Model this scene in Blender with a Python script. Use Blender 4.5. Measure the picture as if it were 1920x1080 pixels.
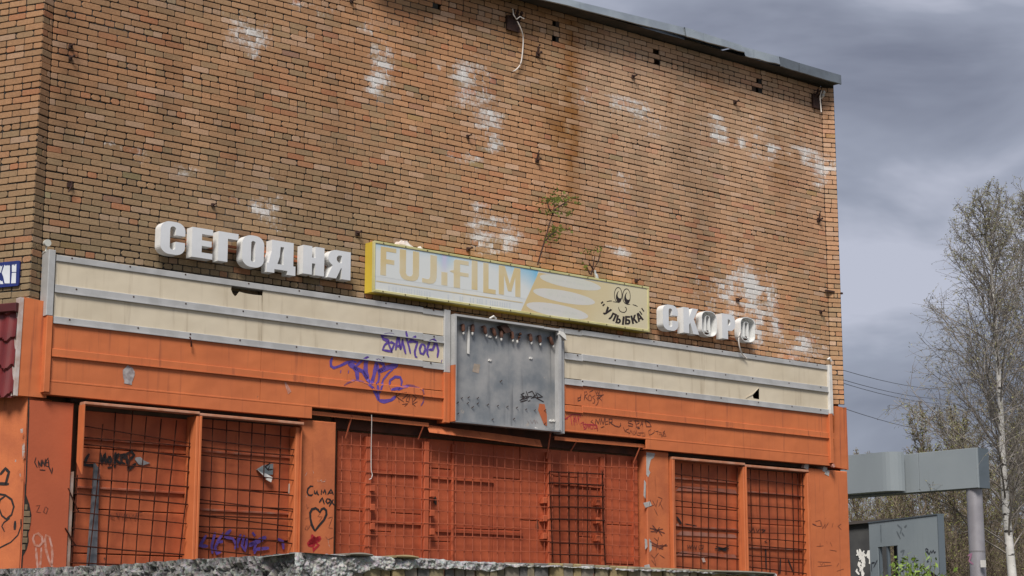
import bpy, math, random
from mathutils import Vector, noise, Matrix
from mathutils.geometry import tessellate_polygon
for o in list(bpy.data.objects): bpy.data.objects.remove(o)
SC = bpy.context.scene
COL = SC.collection
RND = random.Random(7)
EYE = 1.6                                    # eye height above the lower ground

# ------------------------------------------------------------------ camera
F = 3435.0                                   # focal length in pixels of a 1920 wide picture
PITCH = math.atan(0.192); CP, SP = math.cos(PITCH), math.sin(PITCH)
cam = bpy.data.cameras.new('camera'); cam.sensor_width = 36; cam.lens = F/1920*36
cam.clip_start = 0.1; cam.clip_end = 3000
camo = bpy.data.objects.new('camera', cam); COL.objects.link(camo)
camo.location = (0, 0, EYE); camo.rotation_euler = (math.pi/2 + PITCH, 0, 0)
SC.camera = camo

# ------------------------------------------------------------------ light
WALL = math.radians(40)
n_w = Vector((math.sin(WALL), -math.cos(WALL), 0)); d_w = Vector((math.cos(WALL), math.sin(WALL), 0))
SUN_EL = math.radians(50)
az = (n_w*0.64 - d_w*0.76).normalized()
tosun = az*math.cos(SUN_EL) + Vector((0, 0, math.sin(SUN_EL)))
sun = bpy.data.lights.new('sun', 'SUN'); sun.energy = 3.3; sun.angle = math.radians(19); sun.color = (1.0, .955, .89)
so = bpy.data.objects.new('sun', sun); COL.objects.link(so)
so.rotation_euler = tosun.to_track_quat('Z', 'Y').to_euler()
so.location = (0, -10, 30)
W = bpy.data.worlds.new('World'); SC.world = W; W.use_nodes = True
nt = W.node_tree; nt.nodes.clear()
def nd(t, typ, **kw):
    n = t.nodes.new(typ)
    for k, v in kw.items(): setattr(n, k, v)
    return n
out = nd(nt, 'ShaderNodeOutputWorld'); bg = nd(nt, 'ShaderNodeBackground')
sky = nd(nt, 'ShaderNodeTexSky', sky_type='NISHITA', sun_disc=False)
sky.sun_elevation = SUN_EL; sky.sun_rotation = math.atan2(tosun.x, tosun.y)
tc = nd(nt, 'ShaderNodeTexCoord')
mp = nd(nt, 'ShaderNodeMapping'); mp.inputs['Scale'].default_value = (1.0, 1.0, 2.4); mp.inputs['Location'].default_value = (8.8, 8.1, 1.05)
n1 = nd(nt, 'ShaderNodeTexNoise'); n1.inputs['Scale'].default_value = 5.5; n1.inputs['Detail'].default_value = 5; n1.inputs['Roughness'].default_value = .53; n1.inputs['Distortion'].default_value = .35
cr = nd(nt, 'ShaderNodeValToRGB')
cr.color_ramp.elements[0].position = .28; cr.color_ramp.elements[0].color = (1.9, 2.05, 2.7, 1)
cr.color_ramp.elements[1].position = .63; cr.color_ramp.elements[1].color = (5.2, 5.4, 6.4, 1)
e = cr.color_ramp.elements.new(.5); e.color = (3.35, 3.6, 4.45, 1)
mx = nd(nt, 'ShaderNodeMix', data_type='RGBA'); mx.inputs[0].default_value = .92
L = nt.links.new
L(tc.outputs['Generated'], mp.inputs[0]); L(mp.outputs[0], n1.inputs['Vector']); L(n1.outputs['Fac'], cr.inputs[0])
L(sky.outputs[0], mx.inputs[6]); L(cr.outputs[0], mx.inputs[7]); L(mx.outputs[2], bg.inputs['Color'])
bg.inputs['Strength'].default_value = 0.075
L(bg.outputs[0], out.inputs['Surface'])
SC.view_settings.view_transform = 'Standard'; SC.view_settings.look = 'None'
SC.view_settings.exposure = 0.40; SC.view_settings.gamma = 1

# ------------------------------------------------------------------ frames and helpers
def ray(u, v):
    x = (u-960)/F; y = -(v-540)/F
    return (x, CP - SP*y, SP + CP*y)
class Frame:
    """An upright plane: a runs along it to the right, p stands out of it, h is the height over the eye."""
    def __init__(s, ox, oy, ang):
        s.o = (ox, oy); s.ang = ang; s.X = (math.cos(ang), math.sin(ang)); s.N = (math.sin(ang), -math.cos(ang))
    def at(s, u, v, p=0.0):
        rx, ry, rz = ray(u, v)
        t = (p + s.o[0]*s.N[0] + s.o[1]*s.N[1])/(rx*s.N[0] + ry*s.N[1])
        x, y, z = t*rx, t*ry, t*rz
        return ((x-s.o[0])*s.X[0] + (y-s.o[1])*s.X[1], z)
    def w(s, a, p, h): return Vector((s.o[0] + a*s.X[0] + p*s.N[0], s.o[1] + a*s.X[1] + p*s.N[1], h + EYE))
def point(u, v, depth):
    rx, ry, rz = ray(u, v); t = depth/ry
    return (t*rx, depth, t*rz)
r0 = ray(340, 270)
M = Frame(r0[0]/r0[1]*23.6, 23.6, WALL)      # the long brick wall

class G:
    """Geometry in frame coordinates."""
    def __init__(s): s.v = []; s.f = []; s.col = []; s.st = []
    def add(s, vs, fs):
        b = len(s.v); s.v += [tuple(q) for q in vs]; s.f += [tuple(i+b for i in f) for f in fs]; return s
    def box(s, a0, a1, p0, p1, h0, h1, j=0.0):
        vs = [(a, p, h) for h in (h0, h1) for p in (p0, p1) for a in (a0, a1)]
        if j: vs = [tuple(c + RND.uniform(-j, j) for c in q) for q in vs]
        return s.add(vs, [(0,1,3,2),(4,6,7,5),(0,4,5,1),(2,3,7,6),(0,2,6,4),(1,5,7,3)])
    def bev(s, a0, a1, p0, p1, h0, h1, c=.006):
        """box with a chamfered front"""
        vs = [(a0,p0,h0),(a1,p0,h0),(a1,p0,h1),(a0,p0,h1),(a0,p1-c,h0),(a1,p1-c,h0),(a1,p1-c,h1),(a0,p1-c,h1),
              (a0+c,p1,h0+c),(a1-c,p1,h0+c),(a1-c,p1,h1-c),(a0+c,p1,h1-c)]
        fs = [(0,3,2,1)]
        for k in (0, 4):
            for i in range(4): j = (i+1) % 4; fs.append((k+i, k+j, k+4+j, k+4+i))
        fs.append((8,9,10,11)); return s.add(vs, fs)
    def quadbox(s, q, p0, p1):
        """prism over a quad given as four (a, h) corners, counterclockwise from lower left"""
        return s.prism([q], p0, p1)
    def prism(s, loops, p0, p1):
        loops = [[Vector((a, h, 0)) for a, h in l] for l in loops]
        flat = [q for l in loops for q in l]; n = len(flat); b = len(s.v)
        tri = tessellate_polygon(loops)
        s.v += [(q.x, p1, q.y) for q in flat] + [(q.x, p0, q.y) for q in flat]
        s.f += [tuple(b+i for i in t) for t in tri] + [tuple(b+n+i for i in reversed(t)) for t in tri]
        k = 0
        for l in loops:
            m = len(l)
            for i in range(m): j = (i+1) % m; s.f.append((b+k+i, b+k+j, b+n+k+j, b+n+k+i))
            k += m
        return s
    def sheet(s, loop, p):
        l = [Vector((a, h, 0)) for a, h in loop]; b = len(s.v)
        s.v += [(q.x, p if not callable(p) else p(q.x, q.y), q.y) for q in l]
        s.f += [tuple(b+i for i in t) for t in tessellate_polygon([l])]
        return s
    def tube(s, pts, r, n=6, caps=True):
        P = [Vector(q) for q in pts]; b = len(s.v); m = len(P)
        for i, q in enumerate(P):
            t = (P[min(i+1, m-1)] - P[max(i-1, 0)]).normalized()
            up = Vector((0, 0, 1)) if abs(t.z) < .9 else Vector((1, 0, 0))
            x = t.cross(up).normalized(); y = x.cross(t)
            rr = r[i] if isinstance(r, (list, tuple)) else r
            for k in range(n):
                c = 2*math.pi*k/n; w = q + x*math.cos(c)*rr + y*math.sin(c)*rr; s.v.append(tuple(w))
        for i in range(m-1):
            for k in range(n):
                k2 = (k+1) % n; s.f.append((b+i*n+k, b+i*n+k2, b+(i+1)*n+k2, b+(i+1)*n+k))
        if caps: s.f.append(tuple(b+k for k in range(n))); s.f.append(tuple(b+(m-1)*n+k for k in reversed(range(n))))
        return s
    def disc(s, a, h, p0, p1, r, n=14):
        return s.prism([[(a + r*math.cos(2*math.pi*k/n), h + r*math.sin(2*math.pi*k/n)) for k in range(n)]], p0, p1)
    def ribbon(s, pts, wd, p):
        """flat paint stroke; pts are (a, h), wd the width"""
        Q = [Vector(pts[0])]
        for i in range(1, len(pts)):                      # densify
            a, c = Vector(pts[i-1]), Vector(pts[i]); k = max(1, int((c-a).length/.035))
            for j in range(1, k+1): Q.append(a.lerp(c, j/k))
        b = len(s.v); m = len(Q)
        for i, q in enumerate(Q):
            t = (Q[min(i+1, m-1)] - Q[max(i-1, 0)])
            if t.length < 1e-6: t = Vector((1, 0))
            t.normalize(); nn = Vector((-t.y, t.x))*wd*.5*(.85 + .3*noise.noise((q.x*9, q.y*9, 3)))
            if i in (0, m-1): nn *= .6
            for sg in (1, -1):
                w = q + nn*sg; s.v.append((w.x, p(w.x, w.y) if callable(p) else p, w.y))
        for i in range(m-1): s.f.append((b+2*i, b+2*i+1, b+2*i+3, b+2*i+2))
        return s

BASE = {}
def tag(o, label=None, cat=None, group=None, kind=None):
    if label: o['label'] = label
    if cat: o['category'] = cat; o['kind'] = 'thing'
    if group: o['group'] = group
    if kind: o['kind'] = kind
    return o
def thing(name, label, cat, fr, base, group=None):
    o = bpy.data.objects.new(name, None); COL.objects.link(o); o.empty_display_size = .2
    o.location = fr.w(*base); o.rotation_euler = (0, 0, fr.ang); BASE[o.name] = (fr, base)
    return tag(o, label, cat, group)
def mk(name, g, mat, parent=None, fr=None, base=None, smooth=False):
    if parent is not None: fr, base = BASE[parent.name]
    me = bpy.data.meshes.new(name)
    me.from_pydata([(a-base[0], -(p-base[1]), h-base[2]) for a, p, h in g.v], [], g.f)
    me.materials.append(mat)
    if g.col:
        at = me.color_attributes.new('Col', 'FLOAT_COLOR', 'POINT')
        at.data.foreach_set('color', [c for q in g.col for c in (q[0], q[1], q[2], 1.0)])
    if g.st:
        at = me.attributes.new('stain', 'FLOAT', 'POINT'); at.data.foreach_set('value', g.st)
    if smooth:
        for q in me.polygons: q.use_smooth = True
    me.validate(); me.update()
    o = bpy.data.objects.new(name, me); COL.objects.link(o)
    if parent is not None: o.parent = parent
    else: o.location = fr.w(*base); o.rotation_euler = (0, 0, fr.ang)
    BASE[o.name] = (fr, base)
    return o

# ------------------------------------------------------------------ materials
MATS = {}
def mat(name, c1, c2=None, scale=3.0, rough=.7, metal=0.0, bump=0.0, bscale=40.0, chips=None, chipscale=6.0, chipamt=.7,
        streak=None, streakamt=.5, detail=6, spec=.5, contrast=(.35, .65), stretch=(1, 1, 1), streakscale=(9, 9, .7), dent=0):
    m = bpy.data.materials.new(name); m.use_nodes = True; t = m.node_tree; b = t.nodes['Principled BSDF']
    b.inputs['Roughness'].default_value = rough; b.inputs['Metallic'].default_value = metal
    b.inputs['Specular IOR Level'].default_value = spec
    tc = nd(t, 'ShaderNodeTexCoord'); lk = t.links.new
    mp = nd(t, 'ShaderNodeMapping'); mp.inputs['Scale'].default_value = stretch; lk(tc.outputs['Object'], mp.inputs[0])
    def nz(sc, det=detail, vec=None, rg=.55):
        n = nd(t, 'ShaderNodeTexNoise'); n.inputs['Scale'].default_value = sc; n.inputs['Detail'].default_value = det; n.inputs['Roughness'].default_value = rg
        lk((vec or mp).outputs[0], n.inputs['Vector']); return n
    def ramp(src, lo, hi):
        r = nd(t, 'ShaderNodeMapRange', interpolation_type='SMOOTHSTEP'); r.inputs[1].default_value = lo; r.inputs[2].default_value = hi
        lk(src, r.inputs[0]); return r.outputs[0]
    def mixc(fac, a, c):
        x = nd(t, 'ShaderNodeMix', data_type='RGBA')
        if hasattr(fac, 'is_output'): lk(fac, x.inputs[0])
        else: x.inputs[0].default_value = fac
        for v, i in ((a, 6), (c, 7)):
            if isinstance(v, tuple): x.inputs[i].default_value = (*v, 1)
            else: lk(v, x.inputs[i])
        return x.outputs[2]
    col = c1
    if c2: col = mixc(ramp(nz(scale).outputs['Fac'], *contrast), c1, c2)
    if streak:
        mp2 = nd(t, 'ShaderNodeMapping'); mp2.inputs['Scale'].default_value = streakscale; lk(tc.outputs['Object'], mp2.inputs[0])
        col = mixc(ramp(nz(1.0, 4, mp2).outputs['Fac'], streakamt, streakamt+.25), col, streak)
    if chips: col = mixc(ramp(nz(chipscale, 8, None, .65).outputs['Fac'], chipamt, chipamt+.03), col, chips)
    if isinstance(col, tuple): b.inputs['Base Color'].default_value = (*col, 1)
    else: lk(col, b.inputs['Base Color'])
    if bump:
        bp = nd(t, 'ShaderNodeBump'); bp.inputs['Strength'].default_value = bump; bp.inputs['Distance'].default_value = .01
        lk(nz(bscale).outputs['Fac'], bp.inputs['Height']); lk(bp.outputs[0], b.inputs['Normal'])
    if dent:
        b2 = nd(t, 'ShaderNodeBump'); b2.inputs['Strength'].default_value = dent; b2.inputs['Distance'].default_value = .06
        lk(nz(2.2, 2).outputs['Fac'], b2.inputs['Height'])
        if bump: lk(bp.outputs[0], b2.inputs['Normal'])
        lk(b2.outputs[0], b.inputs['Normal'])
    MATS[name] = m; return m

def attr_mat(name, rough, bump, white=(.68, .66, .64), lo=.5, grain=.16):
    m = bpy.data.materials.new(name); m.use_nodes = True; t = m.node_tree; b = t.nodes['Principled BSDF']; lk = t.links.new
    b.inputs['Roughness'].default_value = rough; b.inputs['Specular IOR Level'].default_value = .25
    ca = nd(t, 'ShaderNodeAttribute', attribute_name='Col'); sa = nd(t, 'ShaderNodeAttribute', attribute_name='stain')
    tc = nd(t, 'ShaderNodeTexCoord')
    def nz(sc, det, sx=(1, 1, 1), rg=.6):
        mp = nd(t, 'ShaderNodeMapping'); mp.inputs['Scale'].default_value = sx; lk(tc.outputs['Object'], mp.inputs[0])
        n = nd(t, 'ShaderNodeTexNoise'); n.inputs['Scale'].default_value = sc; n.inputs['Detail'].default_value = det; n.inputs['Roughness'].default_value = rg
        lk(mp.outputs[0], n.inputs['Vector']); return n.outputs['Fac']
    # grain
    mr = nd(t, 'ShaderNodeMapRange'); mr.inputs[1].default_value = .3; mr.inputs[2].default_value = .7; mr.inputs[3].default_value = 1-grain; mr.inputs[4].default_value = 1+grain
    lk(nz(34, 6), mr.inputs[0])
    vm = nd(t, 'ShaderNodeVectorMath', operation='SCALE'); lk(ca.outputs['Color'], vm.inputs[0]); lk(mr.outputs[0], vm.inputs['Scale'])
    # salt bloom: attribute broken up by noise
    ad = nd(t, 'ShaderNodeMath', operation='ADD'); lk(sa.outputs['Fac'], ad.inputs[0])
    sc_ = nd(t, 'ShaderNodeMath', operation='MULTIPLY_ADD'); lk(nz(19, 8, (1, 1, .7), .72), sc_.inputs[0]); sc_.inputs[1].default_value = 1.9; sc_.inputs[2].default_value = -.95
    lk(sc_.outputs[0], ad.inputs[1])
    sm = nd(t, 'ShaderNodeMapRange', interpolation_type='SMOOTHSTEP'); sm.inputs[1].default_value = lo; sm.inputs[2].default_value = lo+.75; sm.inputs[4].default_value = .95
    lk(ad.outputs[0], sm.inputs[0])
    mx = nd(t, 'ShaderNodeMix', data_type='RGBA'); lk(sm.outputs[0], mx.inputs[0]); lk(vm.outputs[0], mx.inputs[6]); mx.inputs[7].default_value = (*white, 1)
    lk(mx.outputs[2], b.inputs['Base Color'])
    bp = nd(t, 'ShaderNodeBump'); bp.inputs['Strength'].default_value = bump; bp.inputs['Distance'].default_value = .006
    lk(nz(60, 6), bp.inputs['Height']); lk(bp.outputs[0], b.inputs['Normal'])
    MATS[name] = m; return m

brickm = attr_mat('brick', .9, .6, lo=.42)
mortarm = attr_mat('mortar', .95, .8, lo=.45)
ORANGE = (.60, .172, .06)
orange = mat('orange_paint', ORANGE, (.52, .145, .053), scale=1.3, rough=.62, bump=.06, bscale=60, streak=(.30, .088, .043), streakamt=.54, streakscale=(13, 13, .6), spec=.3, chips=(.26, .11, .065), chipscale=9, chipamt=.70, dent=.35, contrast=(.3, .7))
orange_worn = mat('orange_paint_worn', (.55, .16, .06), (.43, .12, .05), scale=2.2, rough=.75, bump=.25, bscale=30, chips=(.42, .34, .29), chipscale=4.2, chipamt=.685, streak=(.28, .075, .033), streakamt=.54, spec=.25)
orange_dark = mat('orange_boards', (.47, .105, .042), (.36, .075, .031), scale=2.0, rough=.7, bump=.15, bscale=25, chips=(.2, .045, .02), chipscale=5, chipamt=.72, streak=(.25, .045, .018), streakamt=.58, spec=.3)
orange_board = mat('orange_window_boards', (.50, .125, .048), (.38, .088, .036), scale=2.4, rough=.7, bump=.2, bscale=25, chips=(.13, .05, .03), chipscale=7, chipamt=.70, streak=(.29, .055, .02), streakamt=.6, spec=.3)
orange_bar = mat('orange_bars', (.44, .105, .043), (.30, .065, .028), scale=6, rough=.6)
cream = mat('cream_panel', (.65, .565, .43), (.59, .505, .375), scale=1.2, rough=.5, streak=(.47, .39, .28), streakamt=.55, spec=.35, bump=.03, bscale=8, dent=.25)
alu = mat('aluminium_trim', (.48, .477, .473), (.40, .397, .39), scale=4, rough=.5, metal=.1, bump=.08, bscale=90, streak=(.34, .34, .35), streakamt=.62)
white_letter = mat('white_letter_side', (.78, .78, .77), (.70, .70, .68), scale=3, rough=.4, streak=(.52, .50, .46), streakamt=.64)
face_letter = mat('letter_face', (.68, .69, .71), (.61, .62, .64), scale=2, rough=.45, streak=(.48, .48, .5), streakamt=.62)
yellow = mat('yellow_housing', (.68, .50, .055), (.60, .43, .05), scale=2, rough=.5, streak=(.34, .25, .04), streakamt=.6)
yellow_lip = mat('yellow_lip', (.60, .55, .28), (.50, .46, .2), scale=2.5, rough=.55, streak=(.34, .32, .12), streakamt=.6)
galv = mat('galvanised_sheet', (.20, .22, .24), (.42, .41, .40), scale=2.2, rough=.5, metal=.3, bump=.12, bscale=14, streak=(.15, .155, .165), streakamt=.56, chips=(.42, .38, .34), chipscale=3.4, chipamt=.66, detail=9, contrast=(.3, .7))
flash = mat('roof_flashing', (.42, .47, .50), (.33, .37, .41), scale=2.2, rough=.42, metal=.5, bump=.2, bscale=6, streak=(.2, .23, .25), streakamt=.58)
flash_dark = mat('roof_flashing_dark', (.20, .23, .26), (.15, .17, .19), scale=2.2, rough=.45, metal=.5, bump=.2, bscale=6)
rust = mat('rusty_iron', (.055, .022, .014), (.035, .016, .012), scale=18, rough=.85, bump=.3)
rebar = mat('rebar', (.075, .022, .012), (.035, .012, .009), scale=14, rough=.9, spec=.1)
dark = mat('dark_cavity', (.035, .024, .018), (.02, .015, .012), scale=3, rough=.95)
cable_w = mat('white_cable', (.66, .60, .55), rough=.5)
white = mat('white_plastic', (.72, .70, .66), (.6, .58, .55), scale=6, rough=.5)
purple = mat('purple_spray', (.085, .045, .27), (.13, .07, .33), scale=12, rough=.6)
purple_f = mat('purple_spray_faded', (.16, .06, .16), (.30, .09, .10), scale=16, rough=.6)
black = mat('black_paint', (.012, .011, .011), (.03, .015, .012), scale=20, rough=.6)
black_f = mat('black_marker_worn', (.06, .022, .016), (.20, .05, .025), scale=22, rough=.6)
pink = mat('pink_marker', (.45, .035, .055), (.38, .03, .04), scale=10, rough=.6)
redp = mat('red_spray', (.38, .012, .02), rough=.6)
whitep = mat('white_spray', (.55, .30, .24), (.45, .16, .09), scale=18, rough=.7)
scr = mat('scratch', (.52, .46, .42), (.5, .16, .07), scale=30, rough=.8)
blue = mat('blue_enamel', (.018, .03, .17), (.014, .022, .12), scale=6, rough=.35)
platewhite = mat('plate_white', (.68, .70, .74), (.6, .62, .66), scale=5, rough=.4)
redtile = mat('red_metal_tile', (.16, .017, .017), (.12, .013, .014), scale=3, rough=.45, streak=(.22, .035, .03), streakamt=.6)
signface = mat('sign_face', (.67, .675, .65), (.61, .63, .63), scale=1.5, rough=.4, streak=(.66, .62, .50), streakamt=.55)
tanprint = mat('tan_print', (.60, .47, .245), (.64, .52, .31), scale=1.4, rough=.4)
tanletter = mat('tan_letter', (.61, .48, .25), (.63, .55, .38), scale=1.6, rough=.4)
creamprint = mat('cream_print', (.62, .55, .36), (.57, .50, .31), scale=1.4, rough=.4)
paleprint = mat('pale_oval_print', (.60, .60, .53), (.62, .60, .57), scale=2, rough=.4)
faintprint = mat('faint_print', (.52, .54, .50), rough=.4)
grey_clad = mat('grey_blue_cladding', (.285, .318, .338), (.26, .293, .315), scale=.6, rough=.5, streak=(.22, .25, .26), streakamt=.62, spec=.35)
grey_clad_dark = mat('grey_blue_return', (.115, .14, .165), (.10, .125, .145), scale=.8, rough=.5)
steel = mat('steel_column', (.36, .345, .37), (.30, .285, .31), scale=2.5, rough=.45, metal=.3, streak=(.24, .2, .22), streakamt=.6)
slate = mat('dark_grey_wall', (.05, .05, .05), (.03, .03, .032), scale=2, rough=.8)
leafm = mat('young_leaves', (.21, .24, .045), (.27, .28, .07), scale=6, rough=.6)
leaf_b = mat('birch_buds', (.29, .29, .12), (.20, .18, .09), scale=5, rough=.7)
leaf_br = mat('bright_leaves', (.20, .30, .035), (.13, .21, .03), scale=6, rough=.55)
twig = mat('twigs', (.30, .27, .245), (.17, .145, .125), scale=4, rough=.9)
twig_br = mat('brown_twigs', (.23, .18, .13), (.13, .10, .072), scale=2, rough=.9)
bark = mat('birch_bark', (.68, .66, .63), (.56, .54, .51), scale=4, rough=.75, chips=(.035, .03, .028), chipscale=5.5, chipamt=.60, stretch=(.45, .45, 1.6), bump=.2)
soil = mat('ground_soil', (.11, .10, .065), (.07, .08, .04), scale=.4, rough=.95, bump=.3, bscale=3)
asphalt = mat('terrace_asphalt', (.10, .097, .09), (.07, .068, .064), scale=2, rough=.95, bump=.3, bscale=30)
wire = mat('wire', (.05, .05, .055), rough=.6)
wood = mat('grey_wood', (.25, .22, .18), (.16, .14, .11), scale=3, rough=.9, stretch=(1, 8, 8), bump=.3)

# ------------------------------------------------------------------ ground
g = G(); S_ = 1500
g.add([(-S_, -S_, -EYE), (S_, -S_, -EYE), (S_, S_, -EYE), (-S_, S_, -EYE)], [(0, 1, 2, 3)])
WORLD = Frame(0, 0, 0)
def wv(x, y, h): return (x, -y, h)            # world xy -> WORLD frame coordinates
tag(mk('ground', g, soil, fr=WORLD, base=(0, 0, -EYE)), kind='structure')

# ------------------------------------------------------------------ the brick building
CH = .0865                                     # course height
A0 = M.at(92, 200)[0]; A1 = M.at(1545, 330)[0]
SPL = math.radians(26)
def mworld(a, p): q = M.w(a, p, 0); return q.x, q.y
ca = (A0 - .20*math.cos(SPL), .20*math.sin(SPL))      # left outer corner in wall coordinates (a, p)
LS = Frame(*mworld(*ca), WALL + SPL)           # left splay, corner at a=0, runs .20 to the bend
LF = Frame(*mworld(*ca), WALL + SPL - math.pi/2)   # left face, corner at a=0, goes to negative a
RS = Frame(*mworld(A1, 0), WALL - SPL)         # right splay
RSL = .25
HTOP = 9.93
bld = thing('brick_building', 'tan brick building with long windowless wall and metal roof edge', 'building', M, (A0, 0, -EYE))

STAINS = [(465,60,45,40,.95),(430,20,60,20,.6),(715,128,24,58,1.25),(702,50,30,25,.8),(880,175,38,70,.85),(905,210,40,45,.75),(845,140,25,25,.7),(925,270,20,22,1.05),
    (880,300,40,20,.6),(905,385,30,25,.75),(922,440,45,40,1.15),(505,385,45,35,.8),(535,425,30,25,.75),(1195,215,28,24,.95),(1170,200,30,30,.7),(1345,245,26,26,1.2),(1387,258,14,10,1.15),
    (1160,335,20,50,.75),(1390,545,70,45,1.0),(1430,600,30,70,1.05),(1330,540,40,40,.8),(1525,300,45,14,.95),(1450,295,30,12,.85),(1165,482,30,18,.9),(1500,650,60,40,.75),
    (580,20,40,18,.8),(270,290,50,12,.6),(185,270,30,10,.8),(330,320,60,15,.6),(480,370,60,12,.75),(1540,320,12,30,.9),(1420,290,40,15,.7),(1090,180,40,50,.55),(1230,230,60,60,.5),
    (1440,250,60,40,.5),(620,20,25,15,.7),(1395,600,25,45,.9),(600,520,40,15,.6)]
def to_m(u, v, ru, rv):
    a, h = M.at(u, v); a2, _ = M.at(u+ru, v); _, h2 = M.at(u, v-rv)
    return a, h, abs(a2-a), abs(h2-h)
STM = [(*to_m(*s[:4]), s[4]) for s in STAINS]
RUST = [(*to_m(u, v, ru, rv), k) for u, v, ru, rv, k in [(1072,110,12,130,1.35),(1058,225,36,60,.95),(1078,240,14,80,1.15),(1075,310,14,90,.9),(1100,60,30,40,.5),(1548,235,7,60,.6),(975,75,25,22,.6),(1040,20,70,30,.5),(1300,60,90,26,.45),(1480,130,70,26,.4),(1000,20,60,30,.4),
    (1340,180,60,50,.3)]]
GRIME = [(*to_m(u, v, ru, rv), k) for u, v, ru, rv, k in [(128,150,16,150,.5),(128,40,16,60,.4),(1310,450,22,130,.42),(1290,300,24,90,.3),(1325,520,14,90,.35),(380,560,300,40,.28),(950,560,260,40,.25),(1040,20,160,18,.45),(1250,62,130,18,.45),(1400,105,120,14,.4),(1520,150,60,14,.35)]]
_rg = random.Random(77)
for _k in range(26):                                    # thin runs of dirt from the roof edge and the joints
    _a = _rg.uniform(-1.5, 13); _h = _rg.uniform(6.5, 9.6); GRIME.append((_a, _h, _rg.uniform(.05, .13), _rg.uniform(.5, 1.5), _rg.uniform(.15, .36)))
for _k in range(12):
    _a = _rg.uniform(6, 13); _h = _rg.uniform(7.5, 9.7); RUST.append((_a, _h, _rg.uniform(.05, .12), _rg.uniform(.3, .9), _rg.uniform(.25, .55)))
def field(L, a, h, soft=1.0):
    s = 0
    for ca_, ch_, ra, rh, k in L:
        q = ((a-ca_)/ra)**2 + ((h-ch_)/rh)**2
        if q < 4: s = max(s, k*math.exp(-q*soft))
    return s
def salt(a, h):
    w1 = .22*noise.noise((a*1.6, h*1.6, 20)) + .10*noise.noise((a*5, h*5, 21)); w2 = .22*noise.noise((a*1.6, h*1.6, 30)) + .10*noise.noise((a*5, h*5, 31))
    f = field(STM, a+w1, h+w2, .8)
    st_ = .78 + .8*noise.noise((a*4.5, h*1.1, 7)) + .4*noise.noise((a*11, h*9, 17))
    return max(0.0, f*st_*1.15) + .16*max(0, noise.noise((a*.6, h*.45, 40)))
def lerp3(a, b, t): return tuple(x + (y-x)*t for x, y in zip(a, b))
T_, O_, V_, R_, P_ = (.39, .232, .128), (.45, .232, .118), (.27, .205, .122), (.42, .17, .085), (.49, .345, .25)
def brick_tint(a, h, rnd):
    n = noise.noise((a*.33, h*.55, 1.7)); n2 = noise.noise((a*.9, h*1.6, 5.1))
    low = max(0.0, min(1.0, (6.9 + .12*a - h)/2.0 + n*.5)) * max(0.0, min(1.0, (5.5-a)/4 + .25))
    c = lerp3(lerp3(T_, O_, .5 + .9*n), V_, .85*low)
    x = rnd.random()
    pr = .05 + .28*max(0, n2)
    if x < pr: c = lerp3(c, R_, rnd.uniform(.25, .8))
    elif x < pr+.2: c = lerp3(c, V_, rnd.uniform(.15, .6))
    elif x < pr+.30: c = lerp3(c, P_, rnd.uniform(.2, .6))
    if a > 7: c = lerp3(c, P_, .38*max(0, min(1, (h-5.8)/2.5)))
    shade_tone = .74 + .32*max(0, min(1, (a+2)/9)) + .16*noise.noise((a*.5, h*.35, 12)) + .14*noise.noise((a*1.7, h*.3, 3)) + .12*noise.noise((a*3.1, h*.4, 9)); k = rnd.uniform(.90, 1.12)*shade_tone*1.05  # left side shaded darker in the brick colour, with random streaky tone
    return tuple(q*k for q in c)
def brick_geo(g, a0, a1, h0, h1, rnd, tint, am):
    """one brick: worn chamfered front standing out of the joint"""
    j = lambda s: rnd.uniform(-s, s)
    e = .006; a0 += e + j(.003); a1 -= e + j(.003); kk = int(round(h0/CH)); h0 += .0062 + j(.002) + (.005*max(0, math.sin(kk*2.1 + a0*.35)) if kk % 6 in (1, 2) else 0); h1 -= .0062 + j(.002)
    wav = .007*noise.noise((a0*.55, kk*.23, 1)) + .003*noise.noise((a0*2.2, kk*.7, 6)); h0 += wav; h1 += wav
    pr = .002 + j(.003); c = rnd.uniform(.006, .014); w = .004; x_ = rnd.random()
    if x_ < .05: c = rnd.uniform(.018, .028)                      # corners knocked off
    elif x_ < .07: pr -= .005; tint = tuple(q*rnd.uniform(.75, .95) for q in tint)      # spalled face
    tl, tr = j(.0025), j(.0025)
    def loop(i, p):
        x0, x1, y0, y1 = a0+i, a1-i, h0+i, h1-i; cc = max(.002, c-i*.4)
        return [(x0+cc, p, y0+tl), (x1-cc, p, y0+tr), (x1, p, y0+cc+tr), (x1, p, y1-cc+tr), (x1-cc, p, y1+tr), (x0+cc, p, y1+tl), (x0, p, y1-cc+tl), (x0, p, y0+cc+tl)]
    vs = loop(w, pr) + loop(0, pr-w) + loop(0, -.03)
    fs = [tuple(range(8))]
    for k in (0, 8):
        for i in range(8): q = (i+1) % 8; fs.append((k+i, k+8+i, k+8+q, k+q))
    g.add(vs, fs); bk = rnd.uniform(.6, 1.4)
    for a, p, h in vs:
        aa = a + am; r = min(.9, field(RUST, aa, h)*(.85 + 1.5*noise.noise((aa*16, h*1.2, 2)) + .4*noise.noise((aa*30, h*8, 5)))) if am > -50 else 0
        gr = field(GRIME, aa, h) if am > -50 else 0
        q = lerp3(tint, (.27, .115, .03), max(0, r)); q = tuple(x*(1-.75*gr) for x in q)
        g.col.append(q); g.st.append(salt(aa, h)*bk if am > -50 else 0.0)
HOLES = []
for u, v in [(1040,48),(1040,68),(1231,100),(1232,120),(1420,155),(1420,172),(826,12)]:
    a, h = M.at(u, v); HOLES.append((a, int(h/CH)))
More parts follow.
